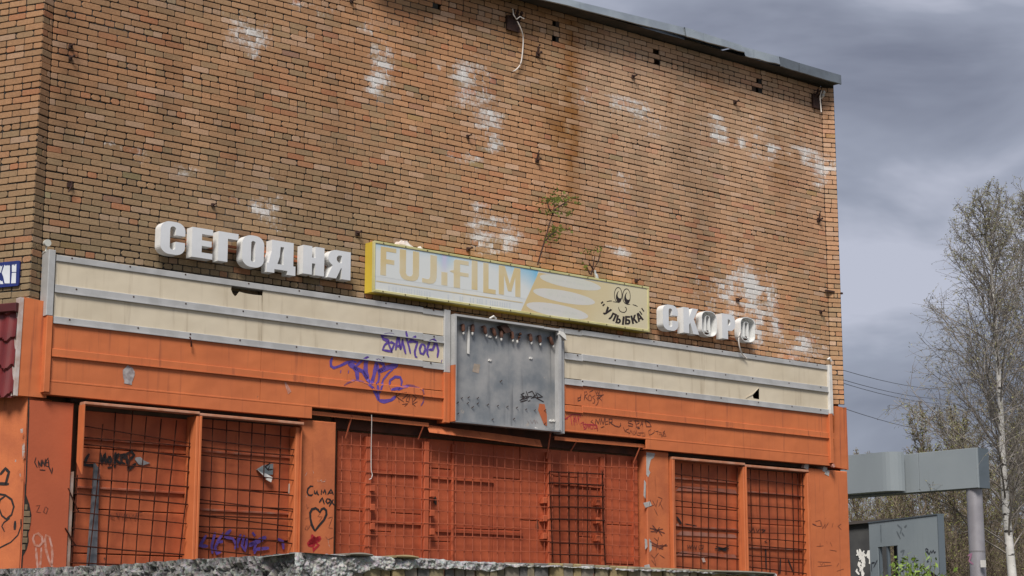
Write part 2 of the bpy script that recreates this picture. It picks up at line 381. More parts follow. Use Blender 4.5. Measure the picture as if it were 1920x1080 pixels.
def courses(a_lo, a_hi, h_lo, h_hi, right_anchor=False, seed=0):
    """(a0, a1, course) for every brick of a wall field"""
    rnd = random.Random(seed); res = []
    for k in range(int(math.ceil(h_lo/CH)), int(h_hi/CH)):
        header = (k % 6 == 1); L_ = .14 if header else .28
        off = (.07 if (k//6) % 2 else 0) if header else (.14 if k % 2 else 0)
        off += rnd.uniform(-.012, .012) + .02*math.sin(k*.7)
        if right_anchor: x = a_hi; lim = a_lo; first = (L_ if not off > .05 else L_/2)
        n0 = int(math.floor((a_lo-off)/L_)); x = n0*L_ + off
        if right_anchor:
            xs = [0.0]; cur = -(L_/2 if k % 2 and not header else L_)
            while cur > a_lo - L_: xs.append(cur); cur -= L_*rnd.uniform(.97, 1.03)
            xs = xs[::-1]
        else:
            xs = []
            while x < a_hi + L_: xs.append(x + rnd.uniform(-.006, .006)); x += L_
        pend = None
        for b0, b1 in zip(xs, xs[1:]):
            b0, b1 = max(b0, a_lo), min(b1, a_hi)
            if b1-b0 < .06:
                if res and res[-1][2] == k and abs(res[-1][1]-b0) < .02: res[-1] = (res[-1][0], b1, k)
                else: pend = b0
                continue
            if pend is not None: b0 = pend; pend = None
            if not header and not right_anchor and rnd.random() < .022:
                mid = (b0+b1)/2; res.append((b0, mid, k)); res.append((mid, b1, k)); continue
            res.append((b0, b1, k))
    return res
def project(fr, a, p, h):
    q = fr.w(a, p, h); y, z = q.y, q.z-EYE; c = y*CP + z*SP
    return 960 + F*q.x/c, 540 - F*(-y*SP + z*CP)/c
ALL = []
for fr, lst, am in ((M, courses(A0, A1, 4.2, HTOP, seed=1), 0.0), (LS, courses(0, .20, 3.5, HTOP, seed=2), A0-.2),
                    (RS, courses(0, RSL, 4.04, HTOP, seed=3), A1), (LF, courses(-2.2, 0, 3.2, HTOP, True, seed=4), -99.0)):
    for a0, a1, k in lst:
        if fr is M:
            skip = False
            for ha, hk in HOLES:
                if hk == k and a0-.01 < ha < a1+.01:
                    if a1-a0 > .2:
                        if ha > (a0+a1)/2: a1 = (a0+a1)/2
                        else: a0 = (a0+a1)/2
                        HOLES[HOLES.index((ha, hk))] = (ha, hk)
                    else: skip = True
            if skip: continue
        u0, v0 = project(fr, a0, 0, k*CH); u1, v1 = project(fr, a1, 0, (k+1)*CH)
        vis = (u0 > 2 and u1 < 1900 and v1 > 2 and v0 < 1080) and not (fr is M and k*CH < 4.8)
        ALL.append((abs(u1-u0)*abs(v0-v1) if vis else 0, fr, a0, a1, k, am))
for a in (0,):
    order = sorted(range(len(ALL)), key=lambda i: -ALL[i][0]); single = set(order[:300])
rest = {}
rb = random.Random(11)
for i, (ar, fr, a0, a1, k, am) in enumerate(ALL):
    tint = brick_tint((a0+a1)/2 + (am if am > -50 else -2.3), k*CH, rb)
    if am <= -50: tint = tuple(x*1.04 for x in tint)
    if i in single:
        g = G()
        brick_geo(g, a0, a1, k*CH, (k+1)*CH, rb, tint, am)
        if fr is not M:                          # express in the building's own frame
            g.v = [(lambda q: ((q.x-M.o[0])*M.X[0] + (q.y-M.o[1])*M.X[1], (q.x-M.o[0])*M.N[0] + (q.y-M.o[1])*M.N[1], h))(fr.w(a, p, 0)) for a, p, h in g.v]
        mk('brick', g, brickm, bld)
    else:
        g = rest.setdefault(id(fr), (fr, G()))[1]
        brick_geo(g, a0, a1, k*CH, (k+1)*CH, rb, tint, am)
def to_main(fr, vs):
    r = []
    for a, p, h in vs:
        q = fr.w(a, p, 0); dx, dy = q.x-M.o[0], q.y-M.o[1]
        r.append((dx*M.X[0] + dy*M.X[1], dx*M.N[0] + dy*M.N[1], h))
    return r
gb = G()
for fr, g in rest.values():
    b = len(gb.v); gb.v += to_main(fr, g.v) if fr is not M else g.v
    gb.f += [tuple(i+b for i in f) for f in g.f]; gb.col += g.col; gb.st += g.st
tag(mk('brickwork', gb, brickm, bld), kind='stuff')
# joints: one sheet just behind the brick faces, left open where a brick is missing
gm = G()
def joint_sheet(fr, a_lo, a_hi, h_lo, h_hi, am, step=.07):
    n = int((a_hi-a_lo)/step)+1; st = (a_hi-a_lo)/n; k0, k1 = int(h_lo/CH), int(math.ceil(h_hi/CH))
    idx = {}
    def vid(i, k):
        if (i, k) not in idx:
            a, h = a_lo+i*st, k*CH; idx[(i, k)] = len(gm.v)
            gm.v += to_main(fr, [(a, -.011 + .004*noise.noise((a*5, h*5, 9)), h)]) if fr is not M else [(a, -.011 + .004*noise.noise((a*5, h*5, 9)), h)]
            pale = max(0, noise.noise((a*.8, h*.8, 4)) - .1); b = .028 + .13*pale
            aa = a+am; r = field(RUST, aa, h)*.8 if am > -50 else 0
            gm.col.append(lerp3((b, b*.93, b*.84), (.12, .05, .02), min(.8, r))); gm.st.append(1.25*salt(aa, h) if am > -50 else 0.0)
        return idx[(i, k)]
    for k in range(k0, k1):
        for i in range(n):
            c = a_lo + (i+.5)*st
            if fr is M and any(hk == k and abs(c-ha) < .062 for ha, hk in HOLES): continue
            gm.f.append((vid(i, k), vid(i+1, k), vid(i+1, k+1), vid(i, k+1)))
joint_sheet(M, A0, A1, 4.1, HTOP, 0); joint_sheet(LS, 0, .20, 3.4, HTOP, A0-.2); joint_sheet(RS, 0, RSL, 4.07, HTOP, A1); joint_sheet(LF, -2.2, 0, 3.1, HTOP, -99)
mk('mortar_joints', gm, mortarm, bld)
# body of the building behind the facing
lf_far = to_main(LF, [(-7, -.13, 0)])[0]; rs_end = to_main(RS, [(RSL, -.02, 0)])[0]; c_in = to_main(LF, [(-.13, -.13, 0)])[0]
plan = [(lf_far[0], lf_far[1]), (c_in[0], c_in[1]), (A0, -.13), (A1, -.13), (rs_end[0]-.02, rs_end[1]-.12), (rs_end[0]-.01, -12), (lf_far[0], -12)]
g = G(); n = len(plan)
g.v = [(a, p, -EYE) for a, p in plan] + [(a, p, HTOP-.02) for a, p in plan]
g.f = [tuple(range(n)), tuple(range(2*n-1, n-1, -1))] + [(i, (i+1) % n, n+(i+1) % n, n+i) for i in range(n)]
bodym = mat('body_brick', (.16, .09, .05), (.10, .06, .035), scale=4, rough=.95)
mk('wall', g, bodym, bld)
# roof edge: bent galvanised lengths, each lapped over the next
PO = .30
SEG = [((700,-85),(1072,0),(1028,2),(690,-62)), ((1072,0),(1285,52),(1288,68),(1028,2)), ((1284,51),(1391,85),(1396,98),(1286,68)),
       ((1391,87),(1461,106),(1462,121),(1397,105)), ((1462,106),(1499,118),(1498,135),(1462,124)), ((1499,118),(1577,141),(1577,158),(1498,135))]
for i, (tl, tr, br, bl) in enumerate(SEG):
    g = G(); pp = PO + (.008 if i % 2 else 0) + (.03 if i == 2 else 0)
    q = [M.at(*c, pp) for c in (bl, br, tr, tl)]
    N_ = 8
    for k in range(N_+1):
        t = k/N_; bx = [q[0][j] + (q[1][j]-q[0][j])*t for j in (0, 1)]; tx = [q[3][j] + (q[2][j]-q[3][j])*t for j in (0, 1)]
        wob = .012*noise.noise((i*3+t*4, 1, 1))
        g.v += [(tx[0], -.25, tx[1]+.05), (tx[0], pp, tx[1]), (bx[0], pp+.012+wob, bx[1]+wob), (bx[0], pp-.012, bx[1]-.006+wob)]
    for k in range(N_):
        for j in range(3): g.f.append((k*4+j, k*4+4+j, k*4+5+j, k*4+1+j))
    mk('flashing', g, flash if i < 4 else flash_dark, bld)
# soffit board under the roof edge and the roof itself
g = G(); e0 = M.at(1028, 2, PO); e1 = M.at(1577, 158, PO)
hs0 = e0[1] + (A0-e0[0])*(e1[1]-e0[1])/(e1[0]-e0[0])
g.v = [(A0-.3, -.02, hs0+.02), (A0-.3, PO-.02, hs0+.012), (e0[0], PO-.02, e0[1]+.012), (e0[0], -.02, e0[1]+.02), (e1[0]-.01, PO-.02, e1[1]+.012), (e1[0]-.01, -.02, e1[1]+.02), (e1[0]-.01, PO-.03, e1[1]+.1), (e1[0]-.01, -.25, e1[1]+.1)]
g.f = [(0,1,2,3), (3,2,4,5), (5,4,6,7)]
mk('soffit', g, mat('soffit_wood', (.07, .055, .045), (.04, .035, .03), scale=3, rough=.9), bld)
g = G(); g.box(A0-3, e1[0]-.01, -12, -.2, HTOP-.01, HTOP+.16); mk('roof', g, flash_dark, bld)
# loose batten below the third length
a, b = M.at(1285, 73, .12), M.at(1373, 103, .14)
g = G().tube([(a[0], .12, a[1]), ((a[0]+b[0])/2, .15, (a[1]+b[1])/2-.01), (b[0], .14, b[1])], .022, 4); mk('batten', g, wood, bld)

# ------------------------------------------------------------------ sign band (fascia)
ROWS = [4.71, 4.63, 4.335, 4.235, 3.935, 3.845, 3.53, 3.43, 3.125, 2.955]
PF = .15; PR = .168
def psurf(a, h):
    for t, b in ((4.72, 4.63), (4.335, 4.235), (3.935, 3.845), (3.53, 3.43)):
        if b <= h <= t: return PR + .003
    return PF + .003
def A(u, v=650, p=PF): return M.at(u, v, p)[0]
def P(crop, pts, p=PF, fr=None):
    x0, y0, sc = crop
    return [(fr or M).at(x0 + x/sc, y0 + y/sc, p) for x, y in pts]
def strokes(parent, name, crop, lines, wd, m, p=PF+.003, surf=None, fr=None):
    g = G()
    for l in lines:
        w_ = wd
        if isinstance(l[0], (int, float)): w_, l = l[0], l[1:]
        pl = p if surf is None else PF
        g.ribbon(P(crop, l, pl, fr), w_*(1.3 if m in (purple, black, redp) else 1.15), surf if surf else p)
    return mk(name, g, m, parent)
def fascia(label, ua, ub, joint, lip, step_u, left):
    a0, a1, aj = A(ua), A(ub), A(joint)
    t = thing('fascia_band', label, 'sign band', M, (a0, 0, ROWS[-2]), 'cream and orange sign bands')
    for r0_, r1_, m_, nm in ((1, 2, cream, 'cream_panel'), (3, 4, cream, 'cream_panel'), (5, 6, orange, 'orange_panel'), (7, 8, orange, 'orange_panel')):
        for s0, s1 in ((a0, aj), (aj, a1)):
            g = G(); top, bot = ROWS[r0_]-.002, ROWS[r1_]+.002; q = PF + RND.uniform(-.002, .002)
            rect = [(s0+.003, bot), (s1-.003, bot), (s1-.003, top), (s0+.003, top)]
            if left and r0_ == 1 and s0 == a0:
                notch = [M.at(u, v, PF) for u, v in ((491,554),(475,552.5),(460,550),(449,547),(445,553),(441,556),(436,550),(433,542),(435,534))]
                rect = [rect[0], (rect[1][0], rect[1][1]), notch[0]] + notch[1:-1] + [(notch[-1][0], top), rect[3]]
                g.prism([rect], q-.012, q)
            elif not left and r0_ == 3 and s1 == a1:
                hole = [M.at(u, v, PF) for u, v in ((1424,726),(1424.5,749),(1413,747),(1411,740))]
                g.prism([rect, hole], q-.012, q)
                mk(nm, g, m_, t)
                g = G().prism([[M.at(u, v, PF) for u, v in ((1411,740),(1398,746),(1412,737),(1423,727))]], q+.004, q+.010)
                mk('torn_flap', g, cream, t); continue
            else: g.prism([rect], q-.012, q)
            mk(nm, g, m_, t)
    lap = A(step_u)
    for r0_, r1_, m_, nm in ((0, 1, alu, 'rail'), (2, 3, alu, 'rail'), (4, 5, alu, 'rail'), (6, 7, orange, 'orange_rail')):
        for k, (s0, s1) in enumerate(((a0, lap), (lap, a1)) if left else ((lap, a1), (a0, lap))):
            dz = -.012*k
            g = G().bev(s0, s1, .02 if r0_ == 0 else PF-.01, PR-.004*k, ROWS[r1_]+dz, ROWS[r0_]+dz, .005)
            if r0_: g.box(s0, s1, PR-.006*k, PR+.012, ROWS[r1_]+dz-.002, ROWS[r1_]+dz+.010)
            mk(nm, g, m_, t)
    # bottom flange and the deeper lip
    g = G().bev(a0, a1, PF-.10, PF+.006, ROWS[8]-.012, ROWS[8]+.012, .004); mk('flange', g, orange, t)
    l0, l1 = A(lip[0], 760), A(lip[1], 860)
    g = G().bev(l0, l1, PF-.012, PF+.004, ROWS[9], ROWS[8]-.013, .004); mk('lip', g, orange, t)
    g = G().box(l0, l1, PF-.16, PF-.013, ROWS[9]+.004, ROWS[9]+.02); mk('lip_return', g, orange_worn, t)
    # screws along the rails
    g = G(); x = a0+.3
    while x < a1-.1:
        for r in (0, 2, 4): g.disc(x + RND.uniform(-.1, .1), (ROWS[r]+ROWS[r+1])/2 + .02, PR-.004, PR+.004, .012, 6)
        x += .8
    tag(mk('screws', g, rust, t), kind='stuff')
    return t, a0, a1
fl, fa0, fa1 = fascia('long cream and orange sign band left of the open grey lightbox', 97, 834, 490, (81, 583), 792, True)
fr_, fb0, fb1 = fascia('cream and orange sign band right of the open grey lightbox', 1058, 1557, 1320, (1210, 1558), 1090, False)
# upright trims at the ends
def upright(t, u0, u1, vh0, vh1, m_, p0=.0, p1=.185, nm='end_trim'):
    g = G().bev(A(u0, 600, p1), A(u1, 600, p1), p0, p1, vh0, vh1, .006); mk(nm, g, m_, t)
upright(fl, 86, 99, 3.93, 4.76, alu); upright(fl, 88, 99.5, 2.98, 3.928, orange)
upright(fl, 834, 845, 3.80, 4.72, alu, .02); upright(fl, 834, 845, 3.07, 3.798, orange, .02)
upright(fr_, 1050, 1058, 3.07, 4.69, alu, .02, .175)
def upr(t, u0, u1, v, h0, h1, m_):
    a_, b_ = M.at(u0, v, .2)[0], M.at(u1, v, .2)[0]
    mk('end_trim', G().bev(a_, b_, .0, .2, h0, h1, .006), m_, t)
upr(fr_, 1556, 1562, 740, 3.86, 4.72, white); upr(fr_, 1556, 1562, 800, 3.0, 3.858, orange)
# insulators and bits at the ends of the bands
g = G(); c = M.at(1556, 677, .16); g.tube([(c[0]-.06, .16, c[1]+.02), (c[0]-.02, .17, c[1]+.05), (c[0]+.03, .17, c[1])], .02, 6); mk('clamp', g, white, fr_)
g = G(); c = M.at(1561, 873, .17); g.disc(c[0], c[1], .15, .2, .035, 10); mk('bolt', g, whitep, fr_)
g = G(); c = M.at(356, 632, PR); g.tube([(c[0], PR, c[1]), (c[0]+.005, PR+.03, c[1]-.06), (c[0]+.01, PR+.03, c[1]-.13)], .012, 5); mk('bent_nail', g, rebar, fl)
# stickers
c = M.at(241, 702, PF); g = G()
g.sheet([(c[0] + .085*math.cos(k*.45)*(1+.1*math.sin(k*2.3)), c[1] + .11*math.sin(k*.45)*(1+.08*math.cos(k*3))) for k in range(14)], PF+.003)
g.sheet([(c[0]-.06, c[1]-.12), (c[0]+.05, c[1]-.13), (c[0]+.05, c[1]-.06), (c[0]-.05, c[1]-.05)], PF+.0034)
mk('torn_sticker', g, mat('sticker', (.42, .38, .37), (.24, .2, .2), scale=14, rough=.7), fl)
g = G().sheet([M.at(*q, PF) for q in ((533,716),(537,717),(546,734),(540,739),(536,728))], PF+.004); mk('torn_sticker', g, whitep, fl)

# graffiti on the bands (crop = origin and magnification of the strokes)
C6 = (600, 600, 5.4)
strokes(fl, 'graffiti', C6, [
    [.045,(745,155),(690,148),(625,158),(640,190),(700,215)], [.03,(700,215),(655,250),(632,300),(660,308),(720,318),(752,240),(725,225),(690,232)], [.03,(690,232),(730,330)],
    [.035,(765,305),(775,230),(790,165),(800,185),(805,250),(815,300)], [(770,265),(810,262)], [.03,(815,300),(835,190),(840,230),(850,280),(868,345)],
    [.035,(862,118),(880,200),(900,270),(915,340)], [.035,(965,165),(930,190),(895,225),(945,215),(990,225)], [.03,(990,225),(975,260),(958,320),(965,370),(985,378)],
    [.035,(1030,240),(1008,290),(1015,335),(1045,345),(1066,300),(1060,260),(1035,240)], [.035,(1150,195),(1110,215),(1088,280),(1085,340),(1102,378)], [.035,(1100,300),(1140,300),(1160,250),(1150,195),(1180,240),(1198,310),(1186,380)],
    [.06,(1285,265),(1290,300),(1265,330)], [.035,(1270,325),(1250,365)], [.07,(1228,412),(1234,416)], [.05,(858,120),(868,125)]], .03, purple, surf=psurf)
strokes(fl, 'graffiti', C6, [
    [.035,(125,380),(108,420),(110,465),(140,485),(200,465),(270,430),(330,420),(370,430)], [.06,(285,440),(340,470),(372,520),(380,610)], [.035,(360,470),(400,430),(470,375)],
    [.07,(478,370),(462,440),(460,520),(480,600)], [.05,(340,480),(430,520),(480,600),(512,650)], [.05,(520,650),(545,560),(570,440),(568,395)], [.035,(560,650),(590,620),(600,560),(575,430)],
    [.045,(575,400),(640,450),(650,490),(590,520)], [.06,(590,520),(690,480),(785,455)], [.025,(745,490),(690,540),(640,600),(615,680),(605,740)],
    [.04,(470,640),(530,690),(570,760),(590,815)], [.04,(575,660),(585,740),(595,815)], [.045,(595,815),(650,825),(720,810),(765,775)],
    [.035,(800,690),(720,705),(700,660),(710,610),(760,575),(810,580),(828,620),(820,665)], [.035,(780,710),(830,680),(900,670)],
    [.07,(205,522),(212,524)], [.07,(284,524),(291,526)]], .035, purple, surf=psurf)
strokes(fl, 'graffiti', C6, [[.025,(235,665),(270,640),(340,610),(420,620),(480,650)], [.025,(900,670),(980,680),(1035,710),(1050,780),(1045,830),(1020,870)], [.02,(870,655),(960,665)]], .025, purple_f, surf=psurf)
strokes(fl, 'graffiti', C6, [[(775,725),(765,790)], [(830,735),(770,775),(850,830)], [(815,745),(870,735),(885,760),(830,800)], [(880,790),(905,760),(900,830),(870,820),(880,790)], [(880,740),(930,750),(975,790),(940,830)],
    [(935,790),(935,860)], [(985,825),(940,850),(965,875)], [(830,855),(890,845),(855,875)], [(795,790),(800,835)]], .014, black_f, surf=psurf)
C5 = (1040, 700, 7.71)
strokes(fr_, 'graffiti', C5, [[(380,295),(370,390)], [.025,(375,345),(335,360),(335,400),(375,385)], [(430,260),(435,320),(425,390)], [(430,270),(460,265),(470,300),(435,325),(480,390)],
    [(500,310),(480,350),(490,395),(525,395),(535,350),(515,315),(500,315)], [(580,320),(545,340),(580,390),(570,430),(545,430)], [(640,330),(610,360),(630,410),(610,455),(590,460)], [(640,390),(625,370),(660,340),(680,330)], [(620,350),(665,375),(680,400)], [(500,270),(555,245)], [.02,(590,260),(600,300),(620,265),(625,305),(645,260),(650,310)], [(600,320),(660,320),(710,310)]], .014, black_f, surf=psurf)
strokes(fr_, 'graffiti', C5, [[(140,660),(190,655)], [(140,660),(260,590),(375,600),(365,640)], [(230,625),(250,755)], [(275,600),(280,750)], [(290,640),(300,700),(270,690),(290,640)], [(300,620),(325,740)], [(330,620),(355,735)], [(350,610),(345,690)]], .014, pink, surf=psurf)
strokes(fr_, 'graffiti', C5, [[.016,(380,770),(375,720),(420,705),(410,750),(450,800),(425,810),(420,770)], [(440,720),(460,790),(480,730),(490,800),(510,730),(520,800),(550,800),(550,750),(520,745)], [(560,720),(570,800),(600,790),(590,740),(560,745)], [(600,740),(620,830),(610,760)], [(400,730),(470,740),(540,740),(610,750)]], .015, pink, surf=psurf)
strokes(fr_, 'graffiti', C5, [[(550,670),(520,700),(560,720)], [.018,(585,740),(595,660),(630,730),(650,650)], [.018,(660,740),(670,650),(700,740),(725,640)], [(735,650),(730,740),(775,730)], [(740,695),(770,690)], [.018,(790,740),(785,660),(830,665),(830,700),(795,710),(870,760),(930,775),(955,750),(950,715)], [(665,785),(715,768)]], .014, black_f, surf=psurf)
strokes(fr_, 'graffiti', C5, [[.016,(1115,690),(1070,690),(1060,715),(1130,735),(1125,765),(1060,755)], [.016,(1160,680),(1185,770)], [.016,(1150,690),(1215,690),(1220,720),(1180,735)], [(1235,760),(1265,690),(1270,765)], [(1240,735),(1275,735)], [.016,(1310,690),(1325,770),(1395,770),(1370,715),(1305,680)], [.02,(1175,780),(1225,775)], [.02,(1195,800),(1230,795)]], .014, black_f, surf=psurf)
strokes(fr_, 'graffiti', C5, [[(990,775),(1020,850)], [(1070,800),(1010,830),(1090,870)], [(1080,870),(1100,820),(1125,880)], [(1130,830),(1140,890),(1170,870),(1150,830)], [(1180,820),(1190,890),(1230,900)], [(1200,860),(1250,860),(1290,860)], [(1300,850),(1305,905),(1270,905)], [(1230,870),(1240,900)]], .011, black_f, surf=psurf)
strokes(fr_, 'graffiti', C5, [[(1390,810),(1355,830),(1365,890),(1400,880),(1440,850),(1440,820)], [(1450,840),(1500,835)], [(1480,840),(1490,885)], [(1500,850),(1540,855),(1510,880),(1550,890)], [(1540,860),(1545,920)], [(1560,860),(1590,830),(1550,920)], [(1590,860),(1610,910),(1570,910),(1590,860)]], .011, black_f, surf=psurf)

# corner panels at both ends
t = thing('corner_cladding', 'orange corner panel with white edge strip beside the red metal tiles', 'panel', M, (A(42, 650, .1), .1, 2.9), 'orange corner panels')
g = G().prism([[M.at(*q, .1) for q in ((31,741),(87,746),(89,566),(45,557))]], -.02, .1); mk('sheet', g, orange, t)
g = G().prism([[M.at(*q, .11) for q in ((27,741),(33,742),(45,558),(38,557))]], .0, .112); mk('edge_strip', g, mat('edge_strip', (.55, .49, .46), (.42, .3, .25), scale=5, rough=.6), t)
t = thing('corner_cladding', 'narrow orange corner panel at the right end of the sign band', 'panel', M, (A(1566, 800, .06), .06, 2.9), 'orange corner panels')
g = G().prism([[M.at(*q, .06) for q in ((1562,875),(1588,880),(1586,765),(1566,761))]], -.14, .06); mk('sheet', g, orange, t)
g = G(); c = M.at(1586, 764, .06); g.box(c[0]-.02, c[0]+.012, .0, .064, c[1]-1.1, c[1]); mk('edge_strip', g, orange_worn, t)

# red metal tiles on the left face
q = M.at(30, 741, .1); LT = Frame(*mworld(q[0], .08), LF.ang)
t = thing('metal_tile_cladding', 'dark red metal roof tiles hung on the left side wall', 'cladding', LT, (0, 0, 2.9))
top = LT.at(20, 588)[1]; bot = LT.at(20, 742)[1]
g = G(); na, nh = 60, 44
for i in range(nh+1):
    h = bot-.02 + (top-bot+.04)*i/nh
    for j in range(na+1):
        a = -1.2 + 1.2*j/na; wv_ = math.sin(2*math.pi*a/.19)
        s = (h - bot + .03*wv_)/.345; fr2 = s - math.floor(s)
        g.v.append((a-.02, .035*(1-fr2) + .016*wv_, h))
for i in range(nh):
    for j in range(na): b = i*(na+1)+j; g.f.append((b, b+1, b+na+2, b+na+1))
mk('tile_sheet', g, redtile, t)
g = G().bev(-1.3, -.005, -.03, .075, top+.01, top+.12, .01); mk('cap_flashing', g, mat('red_cap', (.09, .012, .012), (.07, .01, .01), rough=.5), t)

# ------------------------------------------------------------------ open grey lightbox over the entrance
b0, b1 = M.at(853, 640, .27)[0], M.at(1053, 700, .27)[0]; bh1, bh0 = 4.63, 3.09
t = thing('lightbox', 'open grey metal lightbox with brown lamp holders and no front', 'lightbox', M, ((b0+b1)/2, .1, bh0))
mk('back_sheet', G().box(b0, b1, .12, .135, bh0, bh1), galv, t)
mk('side', G().box(b0-.001, b0+.018, .02, .27, bh0, bh0+.82), orange, t); mk('side', G().box(b0-.001, b0+.018, .02, .27, bh0+.822, bh1), alu, t)
mk('side', G().box(b1-.018, b1, .02, .27, bh0, bh1), alu, t)
mk('top_edge', G().box(b0, b1-.35, .10, .27, bh1, bh1+.03), alu, t); mk('top_edge', G().box(b1-.34, b1+.03, .10, .262, bh1-.004, bh1+.026), alu, t)
mk('bottom_edge', G().box(b0+.019, b1-.019, .136, .265, bh0-.01, bh0+.01), galv, t)
mk('flange', G().box(b0+.019, b0+.03, .2, .272, bh0+.012, bh1-.002), alu, t); mk('flange', G().box(b1-.05, b1-.019, .25, .272, bh0+.012, bh1-.002), alu, t)
C4 = (820, 580, 4.5)
copper = mat('brown_lamp_holder', (.17, .075, .045), (.07, .03, .02), scale=10, rough=.5)
for x, y in ((215,150),(300,155),(390,165),(465,182),(542,205),(626,212),(705,228),(781,232),(860,243),(946,257)):
    c = M.at(820 + x/4.5, 580 + y/4.5, .18)
    g = G(); n = 10
    prof = [(.05, .016), (.03, .027), (-.02, .03), (-.06, .027), (-.065, .016)]
    tilt = RND.uniform(-.02, .02)
    g.tube([(c[0]+tilt*k, .18, c[1]+z) for k, (z, r) in enumerate(prof)], [r for z, r in prof], n)
    g.box(c[0]-.008, c[0]+.008, .135, .18, c[1]+.02, c[1]+.045)
    o = mk('lamp_holder', g, copper, t, smooth=False)
    g = G().tube([(c[0]+tilt*4, .18, c[1]-.065), (c[0]+tilt*4, .18, c[1]-.10), (c[0]+tilt*4, .18, c[1]-.115)], [.017, .015, .005], 8); mk('lamp_cap', g, white, o)
g = G()
for x, y in ((170,790),(255,792),(340,795),(425,806),(508,815),(590,822),(670,830),(748,845),(822,852),(908,852),(175,880),(465,930),(645,925),(908,965),(205,750),(262,745),(340,750),(536,607),(296,828)):
    c = M.at(820 + x/4.5, 580 + y/4.5, .137); s_ = RND.uniform(.008, .018)
    g.tube([(c[0]-s_, .137, c[1]-s_*.6), (c[0], .165, c[1]+.01), (c[0]+s_*.5, .15, c[1]+s_)], .006, 5)
tag(mk('hooks', g, rust, t), kind='stuff')
q = P(C4, [(252,372),(270,378),(273,145),(258,142)], .15); mk('strip', G().prism([q], .145, .155), white, t)
q = P(C4, [(565,205),(620,190),(575,125),(520,140)], .2); mk('loose_box', G().prism([q], .14, .23), rust, t)
q = P(C4, [(295,525),(350,540),(362,465),(310,458)], .137); mk('paper_patch', G().sheet(q, .138), mat('paper_patch', (.40, .31, .25), (.3, .25, .2), scale=9, rough=.8), t)
q = P(C4, [(850,850),(860,795),(905,800),(925,900),(925,985),(900,975)], .137); mk('paint_patch', G().sheet(q, .138), orange_worn, t)
g = G()
for x, y in ((575,993),(835,1008),(960,940),(985,940),(445,430),(790,412),(445,232)): c = M.at(820+x/4.5, 580+y/4.5, .15); g.prism([[(c[0]-.03,c[1]-.01),(c[0]+.02,c[1]-.015),(c[0]+.035,c[1]+.012),(c[0]-.01,c[1]+.02)]], .136, .15)
tag(mk('paint_flakes', g, white, t), kind='stuff')
c = P(C4, [(440,72),(495,75)], .2); g = G().tube([(c[0][0], .2, c[0][1]-.01), ((c[0][0]+c[1][0])/2, .22, c[0][1]+.03), (c[1][0], .2, c[1][1]-.01)], .016, 6); mk('cable_loop', g, white, t)
c = M.at(1054, 625, .28); g = G().prism([[(c[0]-.06,c[1]-.02),(c[0]+.08,c[1]-.10),(c[0]+.07,c[1]-.02),(c[0]+.02,c[1]+.02),(c[0]-.05,c[1]+.03)]], .2, .29); mk('foam_blob', g, white, t)
strokes(t, 'graffiti', C4, [[(735,705),(705,720),(740,740),(695,770)], [(750,690),(770,745),(720,760)], [(700,740),(800,735)], [(765,705),(800,690),(830,740),(790,750)], [(830,700),(850,750)], [(840,705),(890,740),(830,745),(900,782)], [.02,(765,775),(785,770)], [(700,782),(760,765),(745,720)], [(800,745),(835,720)]], .014, black, p=.1385)
strokes(t, 'graffiti', C4, [[(785,935),(800,965),(815,935)], [(820,930),(830,970)], [(835,940),(850,965)], [(760,940),(775,965)]], .006, black_f, p=.1385)

# ------------------------------------------------------------------ yellow framed shop sign
SP_ = .24; CS = (660, 430, 3.31)
s0, s1 = M.at(702, 500, SP_)[0], M.at(1217, 580, SP_)[0]; sh1, sh0 = M.at(702, 451, SP_)[1]-.005, M.at(702, 546, SP_)[1]+.0
t = thing('shop_sign', 'faded yellow framed film shop sign with big tan letters and a smiling face', 'sign', M, ((s0+s1)/2, 0, sh0))
mk('housing', G().bev(s0, s1, .01, SP_-.012, sh0, sh1, .004), yellow, t)
lw = .035
for nm, bx in (('lip', (s0-.004, s1+.004, sh1-lw+.006, sh1+.006)), ('lip', (s0-.004, s1+.004, sh0-.006, sh0+lw-.006)), ('lip', (s0-.004, s0+.014, sh0+lw-.005, sh1-lw+.005)), ('lip', (s1-.03, s1+.004, sh0+lw-.005, sh1-lw+.005))):
    mk(nm, G().bev(bx[0], bx[1], SP_-.05, SP_+.006, bx[2], bx[3], .004), yellow_lip, t)
face = mk('face_sheet', G().box(s0+.012, s1-.028, SP_-.011, SP_-.006, sh0+.026, sh1-.026), signface, t)
FP = SP_-.0045
def pr(name, pts, m_, p=FP, crop=CS): return mk(name, G().sheet(P(crop, pts, p), p), m_, face)
def clampq(pts):
    return [(min(max(a, s0+.015), s1-.031), min(max(h, sh0+.030), sh1-.030)) for a, h in pts]
